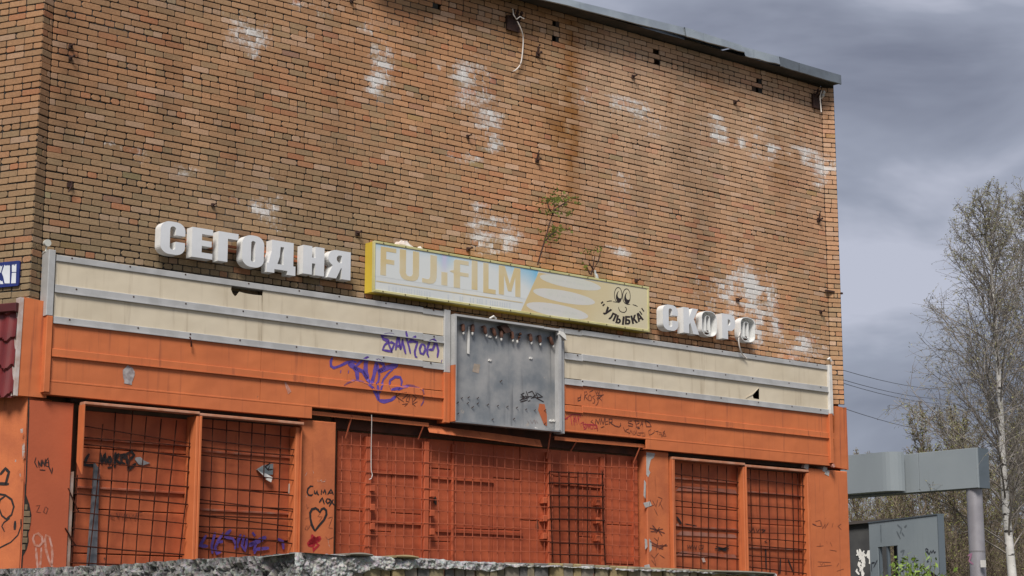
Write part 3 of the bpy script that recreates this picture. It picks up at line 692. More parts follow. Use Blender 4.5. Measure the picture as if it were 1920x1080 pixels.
# blue fading print along the top, built as a graded sheet with its own pigment
bm_ = bpy.data.materials.new('blue_print'); bm_.use_nodes = True; bt = bm_.node_tree; bb = bt.nodes['Principled BSDF']; bb.inputs['Roughness'].default_value = .4
at_ = nd(bt, 'ShaderNodeAttribute', attribute_name='Col'); bt.links.new(at_.outputs['Color'], bb.inputs['Base Color'])
g = G(); nx, nz_ = 120, 12; hA, hB = sh1-.03, sh1-.50; xa, xb = s0+.013, M.at(660+1160/3.31, 430+262/3.31, FP)[0]
for i in range(nz_+1):
    for j in range(nx+1):
        a = xa + (xb-xa)*j/nx; h = hA + (hB-hA)*i/nz_; a -= (sh1-h)*.33*(j/nx)
        g.v.append((a, FP-.0004, h))
        f = (a-xa)/(xb-xa); d = i/nz_
        k = max(0, .30 + .35*noise.noise((a*2.3, h*1.5, 8)) + (.75 if f > .80 else 0)*(f-.80)/.20*1.3 + .55*math.exp(-((f-.40)/.05)**2) - d*(1.5 - .5*f))
        k = min(1, k); c_ = lerp3((.65, .67, .66), (.20, .47, .66), k)
        pk = math.exp(-((f-.405)/.018)**2)*max(0, 1-d*1.3); c_ = lerp3(c_, (.62, .50, .68), .8*pk)
        g.col.append(c_)
for i in range(nz_):
    for j in range(nx): b = i*(nx+1)+j; g.f.append((b, b+1, b+nx+2, b+nx+1))
mk('blue_print', g, bm_, face)
g = G(); nx, nz_ = 40, 6
for i in range(nz_+1):
    for j in range(nx+1):
        f, d = j/nx, i/nz_; x = (1158-110*d)*(1-f) + 1836*f; y = (268 + (508-268)*d)*(1-f) + (372 + (628-372)*d)*f
        q = M.at(660+x/3.31, 430+y/3.31, FP); g.v.append((q[0], FP+.0004, q[1])); w_ = max(0, min(1, (f-.35)/.4)) + .25*noise.noise((q[0]*3, q[1]*3, 1))
        g.col.append(lerp3((.60, .47, .25), (.63, .56, .38), max(0, min(1, w_))))
for i in range(nz_):
    for j in range(nx): b = i*(nx+1)+j; g.f.append((b, b+1, b+nx+2, b+nx+1))
mk('tan_print', g, bm_, face)
g = G().ribbon(P(CS, [(148,320),(1060,455)], FP+.001), .018, FP+.0008); mk('rule_line', g, tanletter, face)
def ell(cx, cy, rx, ry, sl, n=28): return [(cx + rx*math.cos(2*math.pi*k/n), cy + ry*math.sin(2*math.pi*k/n) + rx*math.cos(2*math.pi*k/n)*sl) for k in range(n)]
for cx, cy, rx, ry in ((1355,329,190,36),(1316,418,192,38),(1274,505,192,40)):
    o = pr('pale_oval', ell(cx, cy, rx, ry, .185), paleprint, FP+.0010)
    g = G(); x = cx-110
    while x < cx+120:
        if RND.random() < .8:
            y = cy + (x-cx)*.165; g.ribbon(P(CS, [(x, y-7), (x+RND.uniform(-1,4), y+7)], FP+.0014), .012, FP+.0014)
        x += RND.uniform(7, 10)
    tag(mk('faint_lettering', g, faintprint, o), kind='stuff')
g = G(); x = 225
while x < 1000:
    if not 480 < x < 720 or RND.random() < .2:
        y = 365 + (x-225)*.142; g.sheet(P(CS, [(x, y+14), (x+8, y+15), (x+8, y-13), (x, y-14)], FP), FP+.0006)
    x += RND.choice((14, 18, 26))
tag(mk('faint_lettering', g, mat('faint_grey', (.56, .59, .61), rough=.4), face), kind='stuff')
# the big letters: outlines in a unit box mapped on the face
def glyph(kind):
    if kind == 'F': return [[(0,0),(.36,0),(.36,.42),(.88,.42),(.88,.58),(.36,.58),(.36,.85),(1,.85),(1,1),(0,1)]]
    if kind == 'U':
        o = [(0,1),(0,.22),(.07,.09),(.2,.02),(.36,0),(.64,0),(.8,.02),(.93,.09),(1,.22),(1,1),(.68,1),(.68,.24),(.62,.16),(.5,.14),(.38,.16),(.32,.24),(.32,1)]; return [o]
    if kind == 'J': return [[(0,.02),(.5,0),(.78,.04),(.93,.13),(1,.28),(1,1),(.55,1),(.55,.26),(.48,.17),(.3,.15),(0,.17)]]
    if kind == 'i': return [[(0,0),(1,0),(1,1),(0,1)]]
    if kind == 'Fi': return [[(.22,0),(.55,0),(.55,.44),(1,.44),(1,.57),(.55,.57),(.55,.85),(1,.85),(1,1),(.3,1),(.22,.93),(.22,.62),(0,.55),(.22,.5)]]
    if kind == 'L': return [[(0,0),(1,0),(1,.15),(.42,.15),(.42,1),(0,1)]]
    if kind == 'M': return [[(0,0),(.24,0),(.24,.68),(.42,.15),(.58,.15),(.76,.68),(.76,0),(1,0),(1,1),(.72,1),(.5,.42),(.28,1),(0,1)]]
for k, x0_, x1_, y0_, y1_ in (('F',178,275,105,283),('U',297,417,122,318),('J',437,527,150,332),('i',555,592,263,345),('Fi',606,724,180,356),('i',743,779,192,372),('L',815,892,206,392),('M',911,1045,222,414)):
    a0_, ht = M.at(660+x0_/3.31, 430+y0_/3.31, FP); _, hb = M.at(660+x0_/3.31, 430+y1_/3.31, FP); a1_ = M.at(660+x1_/3.31, 430+y0_/3.31, FP)[0]
    if k == 'U': hb += .02
    if k == 'M': hb += .03
    lp = [[(a0_ + (a1_-a0_)*x, hb + (ht-hb)*y) for x, y in l] for l in glyph(k)]
    mk('letter', G().prism(lp, FP-.0002, FP+.0012), tanletter, face)
# smiling face
C8 = (1100, 500, 7.715); FQ = FP+.0022
def line8(nm, pts, w_): mk(nm, G().ribbon(P(C8, pts, FQ), w_, FQ), black, face)
for cx, cy in ((456,408),(576,428)):
    line8('eye_outline', [(cx+55*math.cos(k*.26), cy+108*math.sin(k*.26)) for k in range(26)], .015)
    pu = [(cx-33,cy+50),(cx-32,cy+10),(cx-20,cy-25),(cx-2,cy-52),(cx+8,cy-58),(cx-8,cy-20),(cx-8,cy+15),(cx+5,cy+42),(cx+25,cy+52),(cx+45,cy+45),(cx+52,cy+22),(cx+50,cy+60),(cx+35,cy+98),(cx+10,cy+118),(cx-15,cy+95)]
    mk('pupil', G().sheet(P(C8, pu, FQ), FQ+.0004), black, face)
line8('nose', [(462,580),(465,610),(480,640),(510,658),(545,662),(568,645),(578,615),(570,592),(552,582)], .017)
line8('cheek_line', [(290,505),(330,496),(365,495)], .018); line8('cheek_line', [(380,505),(420,512),(450,515)], .014); line8('cheek_line', [(575,545),(630,545)], .014); line8('cheek_line', [(665,548),(705,560),(738,577)], .018)
GL = {'У': [[(0,1),(.36,1),(.54,.62),(.68,1),(1,1),(.66,.2),(.5,.02),(.3,0),(.16,.02),(.16,.22),(.3,.2),(.38,.26)]],
      'Л': [[(0,0),(.06,.2),(.16,.3),(.2,.6),(.2,1),(1,1),(1,0),(.7,0),(.7,.78),(.48,.78),(.46,.4),(.36,.1),(.2,0)]],
      'Ы': [[(0,0),(0,1),(.22,1),(.22,.64),(.42,.62),(.56,.5),(.6,.32),(.54,.12),(.4,0)], [(.22,.18),(.34,.2),(.38,.31),(.34,.42),(.22,.45)]],
      'I': [[(0,0),(1,0),(1,1),(0,1)]],
      'Б': [[(0,0),(0,1),(.86,1),(.86,.8),(.32,.8),(.32,.64),(.66,.62),(.9,.5),(.96,.32),(.88,.12),(.66,0)], [(.32,.19),(.54,.2),(.62,.31),(.54,.42),(.32,.44)]],
      'К': [[(0,0),(0,1),(.32,1),(.32,.62),(.6,1),(.96,1),(.62,.56),(1,0),(.64,0),(.4,.38),(.32,.3),(.32,0)]],
      'А': [[(0,0),(.32,1),(.68,1),(1,0),(.7,0),(.64,.2),(.36,.2),(.3,0)], [(.42,.4),(.58,.4),(.5,.72)]],
      'q': [[(0,0),(.36,0),(.36,1),(0,1)]], 'q2': [[(.64,0),(1,0),(1,1),(.64,1)]]}
def lay(ch, cx, cy, w_, h_, ang, parent=None):
    ca_, sa_ = math.cos(ang), math.sin(ang); lp = []
    for l in GL[ch]:
        o = []
        for x, y in l:
            dx, dy = (x-.5)*w_*1.14, -(y-.5)*h_*1.18; o.append((cx + dx*ca_ - dy*sa_, cy + dx*sa_ + dy*ca_))
        lp.append(P(C8, o, FQ))
    mk('letter', G().prism(lp, FQ-.0008, FQ+.0004), black, face)
rd = math.radians
lay('q', 236, 532, 50, 32, rd(45)); lay('q', 258, 566, 50, 32, rd(45))
lay('У', 296, 648, 78, 105, rd(38)); lay('Л', 378, 722, 80, 95, rd(24)); lay('Ы', 488, 770, 110, 100, rd(13)); lay('I', 530, 780, 26, 104, rd(7))
lay('Б', 597, 775, 74, 105, rd(2)); lay('К', 688, 760, 76, 105, rd(-13)); lay('А', 762, 727, 78, 105, rd(-24)); lay('q', 795, 660, 40, 50, rd(-35)); lay('q2', 800, 632, 40, 50, rd(-35))
# screws, bird lime and litter on the sign
g = G()
for k in range(14):
    x = s0 + .15 + k*(s1-s0-.3)/13
    for h in (sh1-.012, sh0+.012): g.disc(x, h, SP_+.004, SP_+.010, .010, 6)
tag(mk('screws', g, rust, t), kind='stuff')
def litter(name, label, u, v, sx, sz, sd, m_, cat='litter', p=.12):
    c = M.at(u, v, p); g = G(); rn = random.Random(sd); n = 11
    for i in range(4):
        z = i/3
        for k in range(n):
            w_ = 2*math.pi*k/n; r = (1-.75*z**1.5)*rn.uniform(.75, 1.15)
            g.v.append((c[0] + sx*r*math.cos(w_), p + .07*r*math.sin(w_), sh1+.004 + sz*z*rn.uniform(.7, 1.1)))
    for i in range(3):
        for k in range(n): j = (k+1) % n; g.f.append((i*n+k, i*n+j, (i+1)*n+j, (i+1)*n+k))
    g.f.append(tuple(3*n+k for k in range(n)))
    tag(mk(name, g, m_, fr=M, base=(c[0], p, sh1)), label, cat)
bagm = mat('plastic_bag', (.62, .52, .46), (.72, .68, .62), scale=9, rough=.4)
litter('crumpled_bag', 'crumpled pale plastic bag lying on top of the yellow sign', 757, 457, .21, .10, 3, bagm)
litter('crumpled_bag', 'small white scrap beside the crumpled bag on the yellow sign', 787, 463, .08, .055, 5, white)
litter('paper_scrap', 'tiny pale scrap on the middle of the yellow sign top', 975, 495, .06, .03, 7, white)
c = M.at(1117, 513, .15)
g = G().tube([(c[0]+.03, .15, sh1+.006), (c[0]+.01, .15, sh1+.07), (c[0]-.01, .15, sh1+.10), (c[0]-.015, .15, sh1+.15)], [.03, .028, .016, .018], 8)
tag(mk('small_bottle', g, mat('bottle', (.55, .58, .6), (.3, .34, .36), scale=8, rough=.25), fr=M, base=(c[0], .15, sh1)), 'small white bottle standing on the yellow sign by the plants', 'bottle')

# ------------------------------------------------------------------ box letters on the wall
def arc(cx, cy, rx, ry, a0, a1, n=7): return [(cx + rx*math.cos(rd(a0 + (a1-a0)*k/n)), cy + ry*math.sin(rd(a0 + (a1-a0)*k/n))) for k in range(n+1)]
def rrect(x0, y0, x1, y1, rx, ry): return arc(x1-rx, y0+ry, rx, ry, -90, 0) + arc(x1-rx, y1-ry, rx, ry, 0, 90) + arc(x0+rx, y1-ry, rx, ry, 90, 180) + arc(x0+rx, y0+ry, rx, ry, 180, 270)
LET = {
 'С': [arc(.62,.25,.38,.25,0,-90) + arc(.38,.25,.38,.25,270,180) + arc(.38,.75,.38,.25,180,90) + arc(.62,.75,.38,.25,90,0) + [(1,.60),(.62,.60)] + arc(.5,.77,.12,.09,0,180) + arc(.5,.23,.12,.09,180,360) + [(.62,.40),(1,.40)]],
 'Е': [[(0,0),(1,0),(1,.19),(.47,.19),(.47,.41),(.95,.41),(.95,.60),(.47,.60),(.47,.81),(1,.81),(1,1),(0,1)]],
 'Г': [[(0,0),(.47,0),(.47,.79),(1,.79),(1,1),(0,1)]],
 'О': [rrect(0,0,1,1,.42,.26), list(reversed(rrect(.40,.17,.60,.83,.10,.07)))],
 'Д': [[(0,-.13),(.26,-.13),(.26,0),(.72,0),(.72,-.13),(1,-.13),(1,.19),(.92,.19),(.92,1),(.16,1),(.16,.62),(.10,.36),(.06,.19),(0,.19)], [(.36,.19),(.44,.45),(.46,.80),(.58,.80),(.58,.19)]],
 'Н': [[(0,0),(.42,0),(.42,.40),(.58,.40),(.58,0),(1,0),(1,1),(.58,1),(.58,.60),(.42,.60),(.42,1),(0,1)]],
 'Я': [[(.62,0),(1,0),(1,1),(.42,1)] + arc(.36,.70,.33,.30,90,210) + [(.22,.44),(0,0),(.38,0),(.58,.38),(.62,.38)], [(.62,.57),(.62,.83)] + arc(.52,.70,.13,.13,90,270)],
 'К': [[(0,0),(.38,0),(.38,.34),(.46,.42),(.66,0),(1.06,0),(.72,.58),(1.02,1),(.64,1),(.38,.62),(.38,1),(0,1)]],
 'Р': [[(0,0),(.42,0),(.42,.34),(.58,.34)] + arc(.62,.67,.38,.33,-90,90,10) + [(0,1)], list(reversed([(.42,.55),(.42,.80)] + arc(.5,.675,.13,.125,90,-90)))],
}
PLT = .235; PLB = .095
def letter(ch, u0, u1, ht, hb, where, word, open_front=False):
    a0_ = M.at(u0, 480 if word == 1 else 610, PLT)[0]; a1_ = M.at(u1, 500 if word == 1 else 620, PLT)[0]
    nm = {'С': 'curved', 'О': 'round'}.get(ch, 'angular')
    t = thing('box_letter', where, 'letter', M, ((a0_+a1_)/2, PLB, hb), 'white box letters left of the sign' if word == 1 else 'white box letters right of the sign')
    lp = [[(a0_ + (a1_-a0_)*x, hb + (ht-hb)*y) for x, y in l] for l in LET[ch]]
    if not open_front:
        mk('casing', G().prism(lp, PLB, PLT), white_letter, t)
        mk('face', G().prism(lp, PLT+.001, PLT+.007), face_letter, t)
    else:
        c = [sum(q[i] for q in lp[0])/len(lp[0]) for i in (0, 1)]
        sh = lambda l, k: [(c[0] + (a-c[0])*k, c[1] + (h-c[1])*k) for a, h in l]
        mk('back', G().prism([sh(lp[0], .99)], PLB, PLB+.012), white_letter, t)
        mk('casing', G().prism([lp[0], list(reversed(sh(lp[0], .955)))], PLB+.013, PLT+.004), white_letter, t)
        inn = [((a-c[0])*1.5+c[0], (h-c[1])*1.02+c[1]) for a, h in lp[1]]
        mk('inner_ring', G().prism([inn, [((a-c[0])*.80+c[0], (h-c[1])*.95+c[1]) for a, h in reversed(inn)]], PLB+.013, PLT-.03), white_letter, t)
        lt = [(c[0]+.02, .2, hb+.06), (c[0]+.015, .17, hb+.08)]
        mk('lamp_end', G().disc(c[0]+.01, hb+.075, PLB+.013, PLB+.09, .035, 8), rust, t)
    return t
CL = (260, 400, 4.364)
def hh(u, v, p=PLT): return M.at(u, v, p)[1]
ht1 = hh(358.5, 425.0); hb1 = hh(361, 481.5)
for ch, x0_, x1_, tx, dt, db in (('С',172,371,'curved white box letter at the far left of the wall lettering',.025,-.01), ('Е',432,598,'white box letter with three arms, second from the left',0,0), ('Г',648,808,'white box letter shaped like a gallows, third from the left',0,0),
        ('О',845,1021,'round closed white box letter between the gallows and the footed letter',.015,-.02), ('Д',1050,1281,'white box letter with two feet, fifth from the left',0,0), ('Н',1345,1516,'white box letter with one crossbar, left of the reversed letter',0,0), ('Я',1545,1732,'white box letter like a reversed R beside the yellow sign',0,0)):
    letter(ch, 260 + x0_/4.364, 260 + x1_/4.364, ht1+dt, hb1+db, tx, 1)
CK = (1220, 550, 8.309)
ht2 = hh(1220+520/8.309, 550+215/8.309); hb2 = hh(1220+510/8.309, 550+610/8.309)
for ch, x0_, x1_, op, tx in (('С',190,425,0,'curved white box letter just right of the yellow sign'), ('К',510,735,0,'white box letter K with its front in place'), ('О',795,1030,1,'round white box letter missing its front, between K and P shapes'),
        ('Р',1112,1318,0,'white box letter P between the two frontless round letters'), ('О',1398,1625,1,'round white box letter missing its front, last on the right with hanging cable')):
    letter(ch, 1220 + x0_/8.309, 1220 + x1_/8.309, ht2, hb2, tx, 2, bool(op))
# mounting bars behind the letters
for i, (u0, u1, h_, lb) in enumerate(((345, 640, hb1+.18, 'lower orange mounting bar behind the left box letters'), (345, 640, ht1-.16, 'upper orange mounting bar behind the left box letters'), (1240, 1390, hb2+.04, 'orange mounting bar behind the right box letters'))):
    a_, b_ = M.at(u0, 480, .03)[0], M.at(u1, 500, .03)[0]
    tag(mk('mounting_bar', G().box(a_, b_, .055, .093, h_, h_+.03), mat('mount_orange%d' % i, (.5, .16, .05), (.35, .1, .04), scale=5), fr=M, base=(a_, .006, h_)), lb, 'bar', 'letter mounting bars')
def cable(name, label, pts, r, m_, p=.06):
    g = G(); q = [(*M.at(u, v, pp), pp) for (u, v, pp) in pts]; q = [Vector((a, pp, h)) for a, h, pp in q]
    pl = []
    for i in range(len(q)-1):                               # Catmull-Rom through the points
        p0, p1, p2, p3 = q[max(i-1, 0)], q[i], q[i+1], q[min(i+2, len(q)-1)]
        for k in range(6):
            s = k/6; pl.append(.5*((2*p1) + (p2-p0)*s + (2*p0-5*p1+4*p2-p3)*s*s + (3*p1-p0-3*p2+p3)*s**3))
    pl.append(q[-1]); g.tube(pl, r, 6)
    return tag(mk(name, g, m_, fr=M, base=(q[0].x, q[0].y, q[-1].z), smooth=True), label, 'cable')
cable('loose_cable', 'white cable hanging from the last round letter over the cream band', [(1388,622,.24),(1385,636,.26),(1387,652,.25),(1392,664,.2),(1400,672,.19)], .012, cable_w)
cable('loose_cable', 'long white cable hanging down the wall from the rusty box', [(970,40,.14),(978,58,.12),(981,75,.08),(979,105,.06),(975,122,.05),(966,132,.05),(962,133,.05)], .011, cable_w)
cable('loose_cable', 'thin pale cable hanging in front of the orange centre grille', [(696.5,778,.16),(697,790,.14),(696,840,.05),(696,880,.03),(698,890,.03),(696,897,.03),(692,899,.03)], .006, cable_w)

# ------------------------------------------------------------------ ironwork on the wall
def anchor(u, v, lb, s=.035, two=False):
    c = M.at(u, v, .03); g = G()
    g.box(c[0]-s, c[0]+s, .004, .03, c[1]-s*1.1, c[1]+s, .006)
    g.tube([(c[0], .0, c[1]), (c[0], .07, c[1]), (c[0]+s*.6, .09, c[1]+s*.8), (c[0]+s*1.2, .07, c[1]+s*.5)], s*.5, 6)
    if two: g.tube([(c[0]-s*.2, .03, c[1]+s*.5), (c[0]-s*.4, .06, c[1]+.10), (c[0]+s*.5, .05, c[1]+.15)], s*.55, 6)
    tag(mk('wall_anchor', g, rust, fr=M, base=(c[0], .0, c[1])), lb, 'anchor', 'rusty wall anchors')
for u, v, lb, s, tw in ((133,86,'upper of two rusty bolts high by the left corner',.03,0), (133,108,'lower of two rusty bolts high by the left corner',.03,0), (400,384,'small rusty bolt above the curved first letter',.025,0),
        (671,437,'rusty hook left of the yellow sign end',.04,0), (879,467,'rusty bolt just above the middle letters of the yellow sign',.035,0), (878,255,'lone rusty bolt in the middle of the brick wall',.028,0),
        (1008,300,'rusty double bracket below the wall middle, left of the rust streak',.035,1), (1009,101,'rusty V shaped bracket right of the hanging white cable',.04,1), (1188,143,'rusty bolt high on the wall right of the rust streak',.035,0),
        (1379,191,'rusty bolt below the right pair of missing bricks',.035,0), (1536,412,'rusty double bracket near the right corner of the wall',.04,1), (1384,562,'rusty bracket above the last round letter',.035,0), (1540,584,'rusty bracket low by the right corner',.035,0), (1194,526,'rusty hook above the right end of the yellow sign',.035,0),
        (660,2,'rusty bolt at the top of the picture left of the salt streak',.03,0)):
    anchor(u, v, lb, s*.8, tw)
def ironbox(u, v, lb, w_, h_):
    c = M.at(u, v, .06); t = thing('rusty_bracket_box', lb, 'bracket', M, (c[0], 0, c[1]), 'rusty boxes with insulators')
    mk('plate', G().box(c[0]-w_/2, c[0]+w_/2, .004, .05, c[1]-h_/2, c[1]+h_/2, .004), rust, t)
    for k, dx in enumerate((-.06, .02, .10)):
        mk('insulator', G().tube([(c[0]+dx, .04, c[1]+h_/2-.05), (c[0]+dx, .10, c[1]+h_/2), (c[0]+dx+.01, .11, c[1]+h_/2+.05), (c[0]+dx+.02, .10, c[1]+h_/2+.08)], [.02, .03, .03, .02], 8), white if k == 2 and u > 1500 else rust, t)
    pts = [(c[0]-.09, .13, c[1]+h_/2+.08), (c[0]-.08, .14, c[1]+h_/2-.02), (c[0]-.02, .14, c[1]+h_/2-.08), (c[0]+.05, .14, c[1]+h_/2-.02), (c[0]+.14, .13, c[1]+h_/2-.03)]
    if u > 1500: pts = [(c[0]+.02, .13, c[1]+h_/2+.06), (c[0]-.03, .13, c[1]+h_/2-.06), (c[0]-.01, .12, c[1]-.02), (c[0]+.03, .1, c[1]-h_/2-.08)]
    mk('wire', G().tube(pts, .010, 6), cable_w, t, smooth=True)
ironbox(964, 44, 'dark rusty bracket box with insulators holding the white cable', .25, .24); ironbox(1534, 190, 'dark rusty bracket box with insulators near the upper right corner', .24, .25)
c = M.at(88, 456, .1); g = G().disc(c[0], c[1], .08, .13, .045, 16); g.tube([(c[0], .0, c[1]-.12), (c[0], .09, c[1]-.1), (c[0], .09, c[1]-.02)], .014, 6)
tag(mk('wall_lamp', g, mat('lamp_glass', (.52, .52, .47), rough=.4), fr=M, base=(c[0], 0, c[1])), 'small round pale lamp above the left end of the sign band', 'lamp')
c = M.at(1573, 549, .05); g = G().box(c[0]-.35, c[0]+.1, .02, .06, c[1]-.015, c[1]+.015)
tag(mk('iron_stub', g, rust, fr=M, base=(c[0], .02, c[1])), 'iron stub sticking out past the right corner of the wall', 'stub')
c = M.at(133, 346, .05); g = G().tube([(c[0], .0, c[1]+.05), (c[0]+.01, .06, c[1]+.04), (c[0]+.0, .06, c[1]-.03), (c[0]-.03, .05, c[1]-.10)], .010, 6); g.box(c[0]-.035, c[0]+.035, .003, .03, c[1]-.03, c[1]+.03)
tag(mk('wire_end', g, rust, fr=M, base=(c[0], 0, c[1])), 'rusty bolt with a wire end low by the left corner', 'anchor')
# plants rooted on the sign
def sprig(lb, root, stems, leaves, sd):
    c0 = M.at(*root, .1); t = thing('wall_plant', lb, 'plant', M, (c0[0], .1, c0[1]), 'seedlings on the yellow sign')
    rn = random.Random(sd); g = G()
    for s in stems: g.tube([(M.at(u, v, pp)[0], pp, M.at(u, v, pp)[1]) for u, v, pp in s], [.014 - .007*i/(len(s)-1) for i in range(len(s))], 5)
    mk('stem', g, rust, t); g = G()
    for u, v, ru, rv, n in leaves:
        for k in range(n):
            c = M.at(u + rn.gauss(0, ru*.5), v + rn.gauss(0, rv*.5), .15); L_ = rn.uniform(.035, .07); an = rn.uniform(-.6, .6) + (math.pi if rn.random() < .5 else 0); p = .12 + rn.uniform(-.08, .12)
            dx, dz = math.cos(an)*L_, math.sin(an)*L_; w_ = L_*.35
            g.add([(c[0], p, c[1]), (c[0]+dx*.5-dz*.35, p+w_*.6, c[1]+dz*.5+w_), (c[0]+dx, p+.01, c[1]+dz), (c[0]+dx*.5+dz*.35, p-w_*.3, c[1]+dz*.5-w_)], [(0,1,2,3)])
    o = mk('leaves', g, leafm, t); tag(o, kind='stuff')
sprig('tall thin sapling growing from the yellow sign against the brick', (1008,497), [[(1008,497,.1),(1014,475,.12),(1022,450,.14),(1030,420,.15),(1037,400,.16),(1040,382,.17)], [(1020,455,.14),(1033,440,.2),(1044,434,.22)], [(1037,402,.16),(1030,392,.2),(1026,378,.2)], [(1038,395,.16),(1055,383,.22),(1066,377,.25)]],
      [(1030,375,16,8,40), (1058,376,22,9,46), (1045,362,10,12,14), (1028,397,12,5,18), (1062,400,12,5,18), (1045,432,22,9,40), (1030,445,14,12,22)], 4)
sprig('small sparse seedling beside the bottle on the yellow sign', (1108,516), [[(1108,516,.12),(1112,500,.13),(1115,480,.14)], [(1110,510,.12),(1122,490,.15),(1126,472,.16)], [(1106,514,.12),(1100,500,.12)], [(1112,505,.13),(1104,492,.14)]], [(1110,472,14,8,12), (1124,470,8,6,8), (1105,497,8,6,6)], 9)

# address plate on the left face
q0, q1 = LF.at(36, 512, .03), LF.at(-60, 512, .03); hA, hB = LF.at(30, 489, .03)[1], LF.at(30, 536, .03)[1]
t = thing('address_plate', 'blue enamel street plate with peeling white letters on left side wall', 'plate', LF, (q0[0], 0, hB))
mk('plate', G().prism([rrect(q1[0], hB, q0[0], hA, .02, .02)], .008, .03), blue, t)
CA = (0, 470, 12)
for pts in ([(105,735),(220,735),(225,345),(205,320),(180,345),(160,320),(140,345),(120,335),(100,320),(90,350),(40,500),(75,590)], [(250,735),(355,730),(362,495),(268,500)], [(268,480),(365,478),(370,300),(350,305),(330,350),(315,300),(300,330),(285,310),(268,330)], [(0,750),(75,750),(55,680),(30,690),(0,660)], [(0,500),(20,490),(60,330),(30,360),(0,330)], [(-300,740),(-120,740),(-60,560),(-20,500),(-60,330),(-200,340),(-160,420),(-300,430)]):
    mk('letter', G().sheet(P(CA, pts, .032, LF), .0325), platewhite, t)

# ------------------------------------------------------------------ orange piers of the shop front
HF = -.25                                        # terrace level below the eye
PP = .08
def pier(lb, u0, u1, vt, side=True, m_=orange_worn):
    a_, b_ = M.at(u0, vt, PP)[0], M.at(u1, vt, PP)[0]; ht_ = M.at((u0+u1)/2, vt, PP)[1]
    t = thing('pier', lb, 'pier', M, (a_, 0, HF), 'orange piers'); g = G(); N_ = 16
    xs = [a_ + (b_-a_)*k/6 for k in range(7)]; hs = [HF + (ht_-HF)*k/N_ for k in range(N_+1)]
    mk('shaft', G().bev(a_, b_, -.14, PP, HF, ht_, .015), m_, t)
    return t, a_, b_
t1, a_, b_ = pier('orange pier with black heart and writing between window and centre grille', 566, 631, 789)
CH_ = (560, 880, 6.75)
strokes(t1, 'graffiti', CH_, [[(185,215),(150,212),(118,245),(108,290),(125,325),(160,330),(180,315)], [(200,265),(200,305),(215,310),(235,270),(238,310),(255,325)], [(285,320),(290,260),(310,300),(335,255),(345,320)], [(365,320),(410,255),(440,320)], [(380,300),(430,298)]], .022, black, p=PP+.003)
strokes(t1, 'graffiti', CH_, [[(260,420),(300,360),(325,440)], [(360,370),(345,405),(365,430),(395,415),(395,380),(362,370)], [(395,375),(450,455)], [(440,380),(385,470)]], .022, black, p=PP+.003)
strokes(t1, 'graffiti', CH_, [[(205,780),(165,700),(148,620),(145,550),(170,505),(215,492),(250,515),(268,545),(290,505),(320,492),(348,520),(352,570),(320,640),(260,710),(205,780)]], .032, black, p=PP+.003)
strokes(t1, 'graffiti', CH_, [[.05,(160,830),(200,870),(160,920),(110,950)], [.06,(150,880),(220,900),(280,860)], [.05,(200,850),(190,950),(120,960)], [.05,(170,900),(240,880),(260,900)], [.03,(220,930),(255,960),(200,1010),(190,1040),(180,960)], [.05,(130,900),(190,930),(230,910)]], .04, redp, p=PP+.0035)
strokes(t1, 'graffiti', CH_, [[(270,560),(240,600),(300,600),(260,660)]], .007, black_f, p=PP+.003)
tag(strokes(t1, 'worn_marks', CH_, [[(80,630),(130,610)], [(100,710),(80,760),(110,770),(120,710)], [(120,760),(150,700)], [(370,620),(430,600),(380,740),(430,745)], [(340,850),(370,890),(440,860)], [(100,440),(110,500),(130,480)]], .007, black_f, p=PP+.003), kind='stuff')
strokes(t1, 'scratches', CH_, [[(240,130),(245,155),(270,150),(290,130),(290,160),(330,155),(340,125)], [(85,80),(110,30)], [(370,880),(380,950),(400,1000)], [(100,330),(95,355)], [(180,20),(190,50)]], .008, scr, p=PP+.003)
t2, a_, b_ = pier('orange pier with chipped white left edge between grille and right window', 1212, 1254, 846)
mk('chipped_edge', G().prism([[M.at(u, v, PP) for u, v in ((1212,848),(1228,850),(1226,858),(1220,862),(1216,880),(1219,886),(1215,895),(1212,890))]], PP-.002, PP+.003), mat('bare_plaster', (.46, .45, .43), (.36, .34, .32), scale=8, rough=.9), t2)
for pts in (((1212,1010),(1216,1015),(1217,1030),(1213,1035)), ((1204,1010),(1208,1012),(1209,1025),(1205,1030)), ((1203,1060),(1212,1058),(1216,1070),(1206,1074)), ((1201,943),(1214,940),(1217,948),(1205,952)), ((1203,900),(1206,905),(1205,935),(1202,930))):
    mk('chip', G().prism([[M.at(u+5, v, PP) for u, v in pts]], PP-.004, PP+.003), MATS['bare_plaster'], t2)
C12 = (960, 920, 6)
strokes(t2, 'graffiti', C12, [[.02,(1550,420),(1620,440),(1720,480)], [.02,(1580,390),(1640,460),(1560,460)], [.018,(1660,410),(1620,480)], [.02,(1600,450),(1700,430)], [.02,(1690,510),(1640,440)], [.022,(1550,570),(1640,620),(1750,620)], [.02,(1570,610),(1700,660)], [.02,(1640,580),(1620,670)], [.02,(1740,600),(1650,660)], [.016,(1600,530),(1640,570),(1650,520)], [.02,(1690,600),(1700,660)]], .02, black_f, p=PP+.003)
strokes(t2, 'graffiti', C12, [[(1560,100),(1540,180),(1600,160)], [(1580,110),(1620,180),(1640,100)], [(1650,180),(1690,90),(1640,70)], [(1600,200),(1640,280)], [(1660,130),(1700,210)], [(1560,720),(1600,760),(1650,700)], [(1660,720),(1720,760)], [(1570,780),(1620,850),(1600,760)]], .010, black_f, p=PP+.003)
t3, a_, b_ = pier('broad orange pier at the right end of the shop front', 1517, 1589, 881, m_=orange)
C13 = (1240, 840, 4.5)
